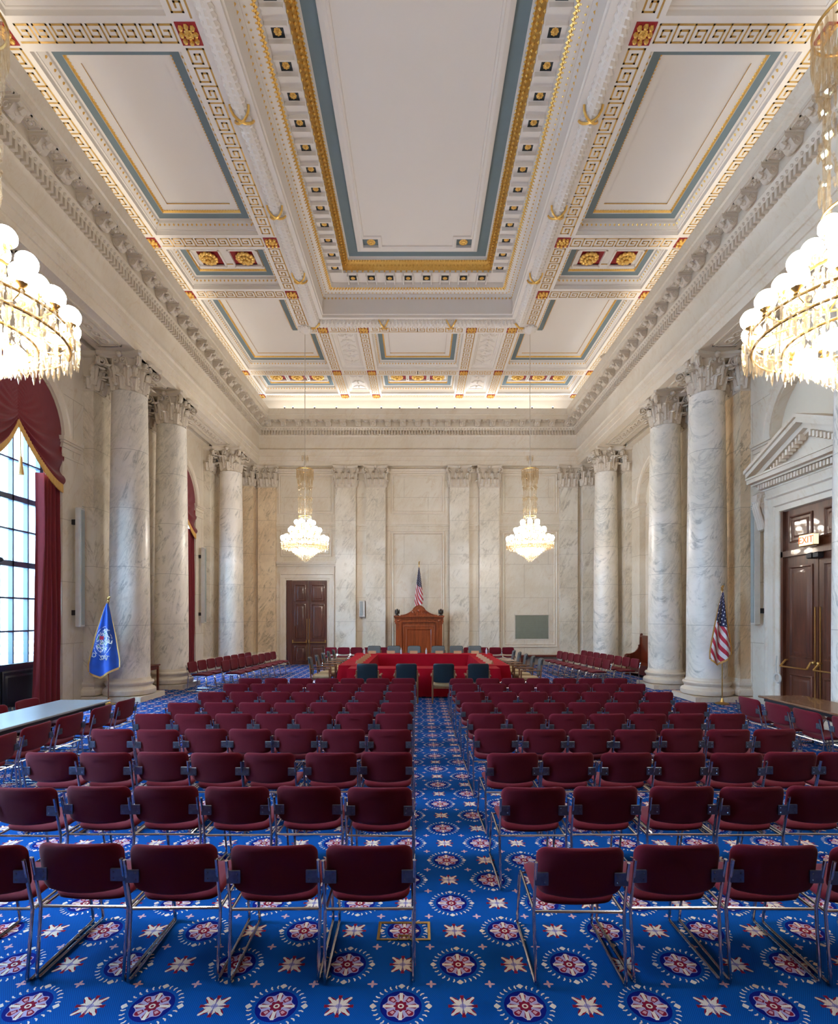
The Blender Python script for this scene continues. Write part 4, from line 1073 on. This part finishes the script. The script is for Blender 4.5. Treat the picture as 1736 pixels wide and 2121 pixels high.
for r in range(9):
    for side in (0, 1):
        if r in rx: X_ = rx[r][side]
        else: X_ = [(-.335-.538*k) for k in range(7)] if side == 0 else [.9+.54*k for k in range(7)]
        for k, x in enumerate(X_):
            j = 0 if r == 0 else 1
            chair(x+rr_.uniform(-.012, .012)*j, RY[r]+.035+rr_.uniform(-.02, .02)+(.02 if (r == 0 and side == 0 and k in (2, 3, 4)) else 0), rr_.uniform(-.025, .025),
                  'maroon chair, %s block, %s, %s from the aisle' % (('window-side', 'door-side')[side], ROWN[r], ORD[k]), 'maroon chairs facing the tables')
# banks along the aisles, facing the tables
def bank(x0, y0, x1, y1, n, side, nm, grp):
    for k in range(n):
        f = k/(n-1); a = math.atan2(y1-y0, x1-x0)
        rz = (-PI/2 if side < 0 else PI/2)+(math.atan2(y1-y0, x1-x0)-PI/2)
        chair(x0+(x1-x0)*f, y0+(y1-y0)*f, rz, 'maroon chair, %s seat from the near end of the %s' % (ORD[k], nm), grp)
bank(-6.46, 14.84, -6.12, 18.66, 8, -1, 'line under the far curtain', 'chairs banked on the window side')
bank(-5.68, 15.3, -5.35, 19.12, 8, -1, 'inner line on the window side', 'chairs banked on the window side')
bank(5.62, 15.62, 5.25, 19.44, 8, 1, 'inner line on the bench side', 'chairs banked on the bench side')
bank(6.6, 15.92, 6.25, 19.74, 8, 1, 'outer line beside the bench', 'chairs banked on the bench side')
for s_ in (-1, 1):
    for k in range(5):
        chair(s_*(3.72-.54*k)+.02, 21.75, PI, 'maroon chair against the far wall, %s from the end nearest the %s' % (ORD[k], 'double door' if s_ < 0 else 'louvred grille'), 'chairs along the far wall')
# chairs round the two bare tables
for k, (x, y) in enumerate(((-4.63, 8.12), (-4.64, 7.52), (-4.66, 6.88), (-4.66, 6.27), (-4.62, 5.66))):
    chair(x, y, PI/2+rr_.uniform(-.04, .04), 'maroon chair on the aisle side of the pale bare table, %s from its far end' % ORD[k], 'chairs at the window-side table')
for k, (x, y) in enumerate(((-6.08, 8.1), (-6.08, 7.45))):
    chair(x, y, -PI/2, 'maroon chair on the curtain side of the pale bare table, %s from its far end' % ORD[k], 'chairs at the window-side table')
for k, (x, y) in enumerate(((5.32, 8.3), (5.38, 7.74), (5.42, 7.2), (5.5, 6.6))):
    chair(x, y, -PI/2+.05, 'maroon chair on the aisle side of the brown bare table, %s from its far end' % ORD[k], 'chairs at the door-side table')
chair(7.08, 8.2, PI/2, 'maroon chair between the brown bare table and the exit doors', 'chairs at the door-side table')
# ---- folding tables
def ftable(x0, x1, y0, y1, label, top='tabletop'):
    t = empty('folding_table', ((x0+x1)/2, (y0+y1)/2, 0), 0, label, 'table', 'bare folding tables'); w, d = (x1-x0)/2, (y1-y0)/2
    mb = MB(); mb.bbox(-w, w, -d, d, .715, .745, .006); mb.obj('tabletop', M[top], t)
    mb = MB(); 
    for s_ in (-1, 1): mb.box(s_*(w-.06)-.012, s_*(w-.06)+.012, -d+.08, d-.08, .66, .715); mb.box(-w+.06, w-.06, s_*(d-.08)-.012, s_*(d-.08)+.012, .66, .715)
    mb.obj('apron', M['iron'], t)
    for s_ in (-1, 1):
        mb = MB(); y = s_*(d-.35); mb.tube([(-w+.1, y, .66), (-w+.1, y, .02), (w-.1, y, .02), (w-.1, y, .66)], .014, 8); mb.tube([(0, y, .3), (0, y-s_*.4, .68)], .01, 6); mb.tube([(-w+.1, y, .3), (w-.1, y, .3)], .01, 6)
        mb.obj('leg_frame', M['iron'], t)
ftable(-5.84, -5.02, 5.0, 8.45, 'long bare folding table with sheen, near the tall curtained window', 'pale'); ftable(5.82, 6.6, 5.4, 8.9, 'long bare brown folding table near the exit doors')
# ---- hollow square of clothed tables
def cloth(name, x0, x1, y0, y1, label, flare=.06):
    t = empty('conference_table', ((x0+x1)/2, (y0+y1)/2, 0), 0, label, 'table', 'red clothed conference tables'); w, d = (x1-x0)/2, (y1-y0)/2
    mb = MB(); mb.box(-w+.03, w-.03, -d+.03, d-.03, .70, .74)
    mb.obj('tabletop', M['tabletop'], t)
    for sx in (-1, 1):
        mb = MB(); mb.tube([(sx*(w-.12), -d+.12, .7), (sx*(w-.12), -d+.12, .02), (sx*(w-.12), d-.12, .02), (sx*(w-.12), d-.12, .7)], .014, 6); mb.obj('leg_frame', M['iron'], t)
    mb = MB(); per = []
    c = [(-w, -d), (w, -d), (w, d), (-w, d)]
    for i in range(4):
        a, b2 = c[i], c[(i+1) % 4]; L = math.hypot(b2[0]-a[0], b2[1]-a[1]); n = max(8, int(L/.05))
        nx, ny = (b2[1]-a[1])/L, -(b2[0]-a[0])/L
        for k in range(n):
            f = k/n; s = f*L; e = min(f, 1-f)*L; per.append((a[0]+(b2[0]-a[0])*f, a[1]+(b2[1]-a[1])*f, nx, ny, s+i*7.3, e, i, f))
    rings = []
    for z in (.752, .745, .6, .4, .2, .03):
        q = (.75-z)/.72; ring = []
        for x, y, nx, ny, s, e, i, f in per:
            wv = (.012+flare*.45*math.exp(-e/.25))*math.sin(s*15+math.sin(s*3.1)*2)*q
            out = .004+q*.02+wv+flare*q*math.exp(-e/.15)
            if f == 0: ang = math.atan2(c[i][1], c[i][0]); ring.append((x+.09*q*(1 if x > 0 else -1), y+.09*q*(1 if y > 0 else -1), z))
            else: ring.append((x+nx*out, y+ny*out, z))
        rings.append(ring)
    N = len(per); vs = [p for r in rings for p in r]
    mb.add(vs, [(i*N+k, i*N+(k+1) % N, (i+1)*N+(k+1) % N, (i+1)*N+k) for i in range(len(rings)-1) for k in range(N)]+[tuple(range(N))])
    o = mb.obj('tablecloth', M['cloth'], loc=((x0+x1)/2, (y0+y1)/2, 0), smooth=50)
    tag(o, 'deep red floor-length cloth covering the '+name, 'tablecloth', 'red tablecloths')
cloth('near table of the square, behind the four dark armchairs', -1.84, 2.1, 13.42, 14.12, 'near table of the hollow square, behind the four dark armchairs')
cloth('table side toward the windows', -2.22, -1.46, 14.3, 18.35, 'window-side table of the hollow square, under a red cloth', .09)
cloth('table side toward the exit doors', 1.76, 2.5, 14.3, 18.35, 'door-side table of the hollow square, under a red cloth', .09)
cloth('far table before the wooden backboard', -2.3, 2.62, 18.45, 19.2, 'far table of the hollow square, before the wooden backboard')
def make_arm():
    t = empty('armchair')
    for s_ in (-1, 1):
        mb = MB(); mb.bbox(s_*.27-.02, s_*.27+.02, .46, .50, 0, .64, .004); mb.obj('leg', M['tan'], t)
        mb = MB(); mb.tube([(s_*.27, -.06, 0), (s_*.27, -.02, .4), (s_*.26, -.06, .8)], .022, 6); mb.obj('leg', M['tan'], t)
        mb = MB(); mb.bbox(s_*.29-.03, s_*.29+.03, -.04, .50, .64, .672, .01); mb.obj('arm', M['tan'], t)
    mb = MB(); superpill(mb, rrect(-.25, .25, .0, .5, .05), [(.5, .05), (.8, .048), (.95, .035), (1, .002)], lambda u, v, w: (u, v, .43+w)); mb.obj('seat', M['seatpad'], t, smooth=60)
    mb = MB(); mb.box(-.25, .25, .02, .48, .34, .39); mb.obj('seat_rail', M['tan'], t)
    mb = MB(); bend = lambda u, w, v: (u, -.04-(w-.5)*.14+.04*(u/.25)**2+v, w)
    superpill(mb, rrect(-.255, .255, .5, .965, .06, bow=.01), [(.5, .012), (.9, .012), (.98, .008), (1, .001)], lambda u, w, v: (bend(u, w, v)[0], bend(u, w, v)[1]-.02, w)); mb.obj('back_shell', M['leather'], t, smooth=60)
    mb = MB(); superpill(mb, rrect(-.245, .245, .5, .95, .06, bow=.01), [(.5, .025), (.85, .022), (.96, .015), (1, .001)], lambda u, w, v: (bend(u, w, v)[0], bend(u, w, v)[1]+.01, w)); mb.obj('backrest', M['greyleather'], t, smooth=60)
    return t
ap = make_arm(); au_ = [False]
def arm(x, y, rz, label, grp):
    t = copy_tree(ap) if au_[0] else ap; au_[0] = True; t.location = (x, y, 0); t.rotation_euler = (0, 0, rz); tag(t, label, 'armchair', grp)
for k, x in enumerate((-1.25, -.305, .6, 1.44)): arm(x, 12.62, rr_.uniform(-.04, .04), 'dark leather armchair with its back to the seat rows, %s counting from the window side' % ORD[k], 'armchairs at the near red table')
for k in range(5):
    arm(-2.98+.03*k, 14.55+.82*k, -PI/2+.1, 'armchair on the window side of the red tables, %s from the near end' % ORD[k], 'armchairs at the window-side red table')
    arm(3.24-.03*k, 14.1+.84*k, PI/2-.1, 'armchair on the exit door side of the red tables, %s from the near end' % ORD[k], 'armchairs at the door-side red table')
for k, px in enumerate((775, 816, 858, 908, 946, 984)):
    arm((px-868)/1074*20.0, 20.0, PI, 'armchair behind the far red table, %s counting from the double door side' % ORD[k], 'armchairs at the far red table')
# name cards and bottles on the tables
def card(x, y, rz, label, grp):
    mb = MB(); mb.add([(-.14, -.045, 0), (.14, -.045, 0), (.14, .045, 0), (-.14, .045, 0), (-.14, -.002, .1), (.14, -.002, .1), (.14, .002, .1), (-.14, .002, .1)], [(0, 1, 5, 4), (2, 3, 7, 6), (4, 5, 6, 7), (0, 4, 7, 3), (1, 2, 6, 5), (0, 3, 2, 1)])
    mb.obj('name_card', M['paper'], loc=(x, y, .752), rz=rz, label=label, cat='name card', group=grp, smooth=0)
for k in range(5):
    card(-1.72, 14.95+.62*k, PI/2-.5, 'tan folded name card on the window-side red table, %s from its near end' % ORD[k], 'name cards on the tables')
    card(2.02, 14.85+.62*k, -PI/2+.5, 'tan folded name card on the door-side red table, %s from its near end' % ORD[k], 'name cards on the tables')
for k, px in enumerate((771, 810, 857, 910, 948, 984)):
    card((px-868)/1074*18.9, 18.9, 0, 'tan folded name card on the far red table, %s counting from the double door side' % ORD[k], 'name cards on the tables')
for k, (px, y) in enumerate(((755, 18.7), (831, 18.75), (883, 18.7), (1008, 18.7))):
    mb = MB(); mb.lathe([(.03, 0), (.033, .02), (.033, .13), (.014, .17), (.014, .2)], 10); mb.lathe([(.016, .2), (.016, .215)], 8, mi=1)
    mb.obj('water_bottle', [M['bottle'], M['speakerw']], loc=((px-868)/1074*y, y, .752), label='small clear water bottle on the far red table, %s counting from the double door side' % ORD[k], cat='bottle', group='water bottles on the far table')
# ================================================================ CARVED BACKBOARD, FLAGS, BENCHES
t = empty('carved_backboard', (.0, 22.05, 0), 0, 'carved wooden rostrum backboard with peaked top against the far wall', 'backboard')
mb = MB(); mb.box(-.95, .95, -.06, .12, 0, 2.0); mb.box(-1.02, 1.02, -.12, .14, 0, .14); mb.obj('panel_body', M['mahog'], t)
for s_ in (-1, 1):
    mb = MB(); mb.box(s_*.86-.12, s_*.86+.12, -.12, .12, .1, 1.85); mb.box(s_*.86-.15, s_*.86+.15, -.15, .12, 1.78, 1.86); mb.box(s_*.86-.15, s_*.86+.15, -.15, .12, .1, .22)
    mb.box(s_*.86-.06, s_*.86+.06, -.135, .0, .4, 1.6); mb.sph((s_*.86, -.13, 1.92), .07, 8, 6)
    mb.obj('side_pilaster', M['mahog'], t)
mb = MB(); f = lambda u, v, w: (u, -.06-w, v)
sweep(mb, rect(-.68, .68, .3, 1.72), [(0, 0), (0, .025), (.04, .03), (.06, .01), (.14, .01), (.16, .025), (.2, .0)], f); mb.box(-.47, .47, -.08, -.06, .51, 1.51); mb.obj('centre_panel', M['mahog'], t)
mb = MB()
for d, za, zb in ((.14, 1.86, 1.9), (.1, 1.9, 2.04), (.17, 2.04, 2.08), (.22, 2.08, 2.14)): mb.box(-1.0-d*.3, 1.0+d*.3, -d, .14, za, zb)
for k in range(24): x = -.95+1.9*(k+.5)/24; mb.box(x-.025, x+.025, -.14, -.1, 1.97, 2.03)
mb.obj('cornice', M['mahog'], t)
mb = MB(); out = [(-.78, 2.14)]
for i in range(13):
    q = i/12; out.append((-.78+.5*q, 2.14+.2*q*q))
out += [(-.26, 2.36), (-.22, 2.44), (-.12, 2.52), (0, 2.57)]; out += [(-x, z) for x, z in out[-2::-1]]
n = len(out); mb.add([(x, -.1, z) for x, z in out]+[(x, .1, z) for x, z in out], [tuple(range(n)), tuple(range(n, 2*n))[::-1]]+[(k, k+n, (k+1) % n+n, (k+1) % n) for k in range(n)])
mb.tube([(x, -.11, z+.01) for x, z in out[1:-1]], .022, 6)
for s_ in (-1, 1): mb.tube([(s_*(.2+.1*math.cos(a)*(1-a/14)), -.12, 2.27+.09*math.sin(a)*(1-a/14)) for a in [i*.6 for i in range(16)]], .018, 5)
mb.sph((0, -.1, 2.36), .08, 8, 6); mb.obj('crest', M['mahog'], t)
for s_, wh in ((-1, 'double door'), (1, 'louvred grille')):
    mb = MB(); mb.lathe([(.09, 0), (.09, .03), (.05, .05)], 10); mb.sph((0, 0, .14), .075, 10, 8, sz=1.3); mb.sph((0, -.05, .25), .04, 8, 6); mb.lathe([(.02, 0), (.002, .04)], 6, (0, -.1, .24))
    for q in (-1, 1): mb.sph((q*.08, .02, .16), .06, 8, 6, sx=.5, sz=1.8)
    mb.obj('eagle_figure', M['eagle'], loc=(s_*.93, 22.05, 2.14), label='small dark eagle figure on the backboard corner nearer the '+wh, cat='figurine', group='eagle figures on the backboard')
def flag(name, loc, H, clothlen, W, mat, label, lean=0, base=True, textd=False, yaw=0, polemat='tan', gold=True, fw=(-.6, .4), top=None):
    t = empty(name, loc, yaw, label, 'flag')
    mb = MB(); mb.tube([(0, 0, 0.02), (0, 0, H-.12)], .014, 8); mb.obj('pole', M[polemat], t)
    mb = MB(); mb.lathe([(.02, H-.14), (.035, H-.11), (.02, H-.09), (.03, H-.05), (.004, H)], 10); 
    mb.sph((.03, 0, H-.02), .022, 6, 4); mb.obj('finial', M['brass'], t)
    if base: mb = MB(); mb.lathe([(.16, 0), (.16, .02), (.12, .035), (.05, .05), (.03, .1), (.02, .14)], 24); mb.obj('flag_base', M['brass'], t)
    z1 = (top or H-.17)
    def fn(a, s):
        w = .03+(W-.03)*min(1, s*1.15)**.8; x = (fw[0]+(fw[1]-fw[0])*a)*w
        drop = clothlen*(s)*(1-.10*abs(a-.35)*s*2)
        y = -.03-.05*math.sin(a*PI*3.2+.6)*min(1, s*2+.1)-.03*math.sin(a*PI)
        return (x, y, z1-drop)
    mb = MB(); mb.grid(36, 40, fn, uv=True); mb.obj('flag_cloth', M[mat], t, smooth=60)
    if gold:
        mb = MB(); mb.grid(36, 1, lambda a, q: (fn(a, 1)[0], fn(a, 1)[1]-.004, fn(a, 1)[2]+.01-.05*q)); mb.grid(1, 40, lambda a, q: (fn(0, q)[0]-.035*a*min(1, q*2), fn(0, q)[1]-.004, fn(0, q)[2])); mb.grid(1, 40, lambda a, q: (fn(1, q)[0]+.03*a*min(1, q*2), fn(1, q)[1]-.004, fn(1, q)[2]))
        mb.obj('fringe', M['fringe'], t, smooth=0)
    return t, fn
flag('flag_on_pole', (7.28, 12.45, 0), 2.85, 1.72, .5, 'usflag', 'striped flag with gold fringe on a pole before the exit door side column', fw=(-.62, .42), polemat='brass')
t, fn = flag('flag_on_pole', (-7.4, 12.35, 0), 2.58, 1.75, .58, 'blueflag', 'blue flag with white seal and gold fringe on a pole before the window side column', fw=(-.72, .42))
for k, ch in enumerate('ATE'):
    p = fn(.72+.05*k, .38+.085*k); text(ch, .18, M['speakerw'], t, (p[0], p[1]-.03, p[2]), (PI/2, -.9-.2*k, 0))
for k, ch in enumerate('D STAT'):
    p = fn(.16+.11*k, .72+.012*k); 
    if ch != ' ': text(ch, .15, M['speakerw'], t, (p[0], p[1]-.03, p[2]), (PI/2, .25, 0))
flag('flag_on_pole', (0, 22.35, 0), 4.48, 1.75, .42, 'usflag', 'striped flag on a tall pole rising behind the carved backboard', base=True, fw=(-.45, .45), polemat='brass', gold=False, top=4.22)
# settle bench with scrolled ends along the exit-door side wall
t = empty('settle_bench', (CX+7.95, 17.45, 0), 0, 'dark wooden settle with scrolled high ends against the wall behind the columns', 'bench')
for s_ in (-1, 1):
    pr = [(.22, 0), (.22, 1.36), (.19, 1.42), (.21, 1.46), (.17, 1.5), (.12, 1.46), (.13, 1.4), (.11, 1.36), (.1, 1.1), (.05, 1.06), (.06, 1.02), (.02, .92), (-.08, .82), (-.24, .76), (-.38, .76), (-.44, .72), (-.46, .64), (-.43, .5), (-.4, .45), (-.4, .12), (-.44, 0)]
    n = len(pr); y = s_*1.35; mb = MB(); mb.add([(x, y-.035, z) for x, z in pr]+[(x, y+.035, z) for x, z in pr], [tuple(range(n)), tuple(range(n, 2*n))[::-1]]+[(k, k+n, (k+1) % n+n, (k+1) % n) for k in range(n)])
    mb.tube([(-.33+.08*math.cos(a)*(1-a/14), y-s_*0-.045, .66+.08*math.sin(a)*(1-a/14)) for a in [i*.6 for i in range(16)]], .014, 5); mb.obj('bench_end', M['bench'], t)
mb = MB(); mb.bbox(-.4, .2, -1.32, 1.32, .42, .46, .006); mb.obj('seat', M['bench'], t)
mb = MB(); mb.box(.14, .2, -1.32, 1.32, .46, 1.36); mb.box(.1, .22, -1.34, 1.34, 1.36, 1.42); mb.box(-.38, -.34, -1.3, 1.3, .12, .42); mb.obj('backrest', M['bench'], t)
t = empty('wall_bench', (5.3, 22.35, 0), 0, 'low dark wooden bench along the far wall below the louvred grille', 'bench')
mb = MB(); mb.bbox(-1.0, 1.0, -.22, .2, .38, .45, .01); mb.obj('seat', M['bench'], t)
for x in (-.9, .9): mb = MB(); mb.bbox(x-.04, x+.04, -.18, .16, 0, .38, .005); mb.obj('leg', M['bench'], t)
t = empty('side_table', (-7.55, 14.36, 0), 0, 'small wooden table standing between the two near window-side columns', 'table')
mb = MB(); mb.bbox(-.3, .25, -.28, .28, .72, .76, .006); mb.obj('tabletop', M['bench'], t)
for x in (-.25, .2):
    for y in (-.23, .23): mb = MB(); mb.bbox(x-.025, x+.025, y-.025, y+.025, 0, .72, .004); mb.obj('leg', M['bench'], t)
mb = MB(); mb.box(-.26, .21, -.24, .24, .62, .72); mb.obj('apron', M['bench'], t)
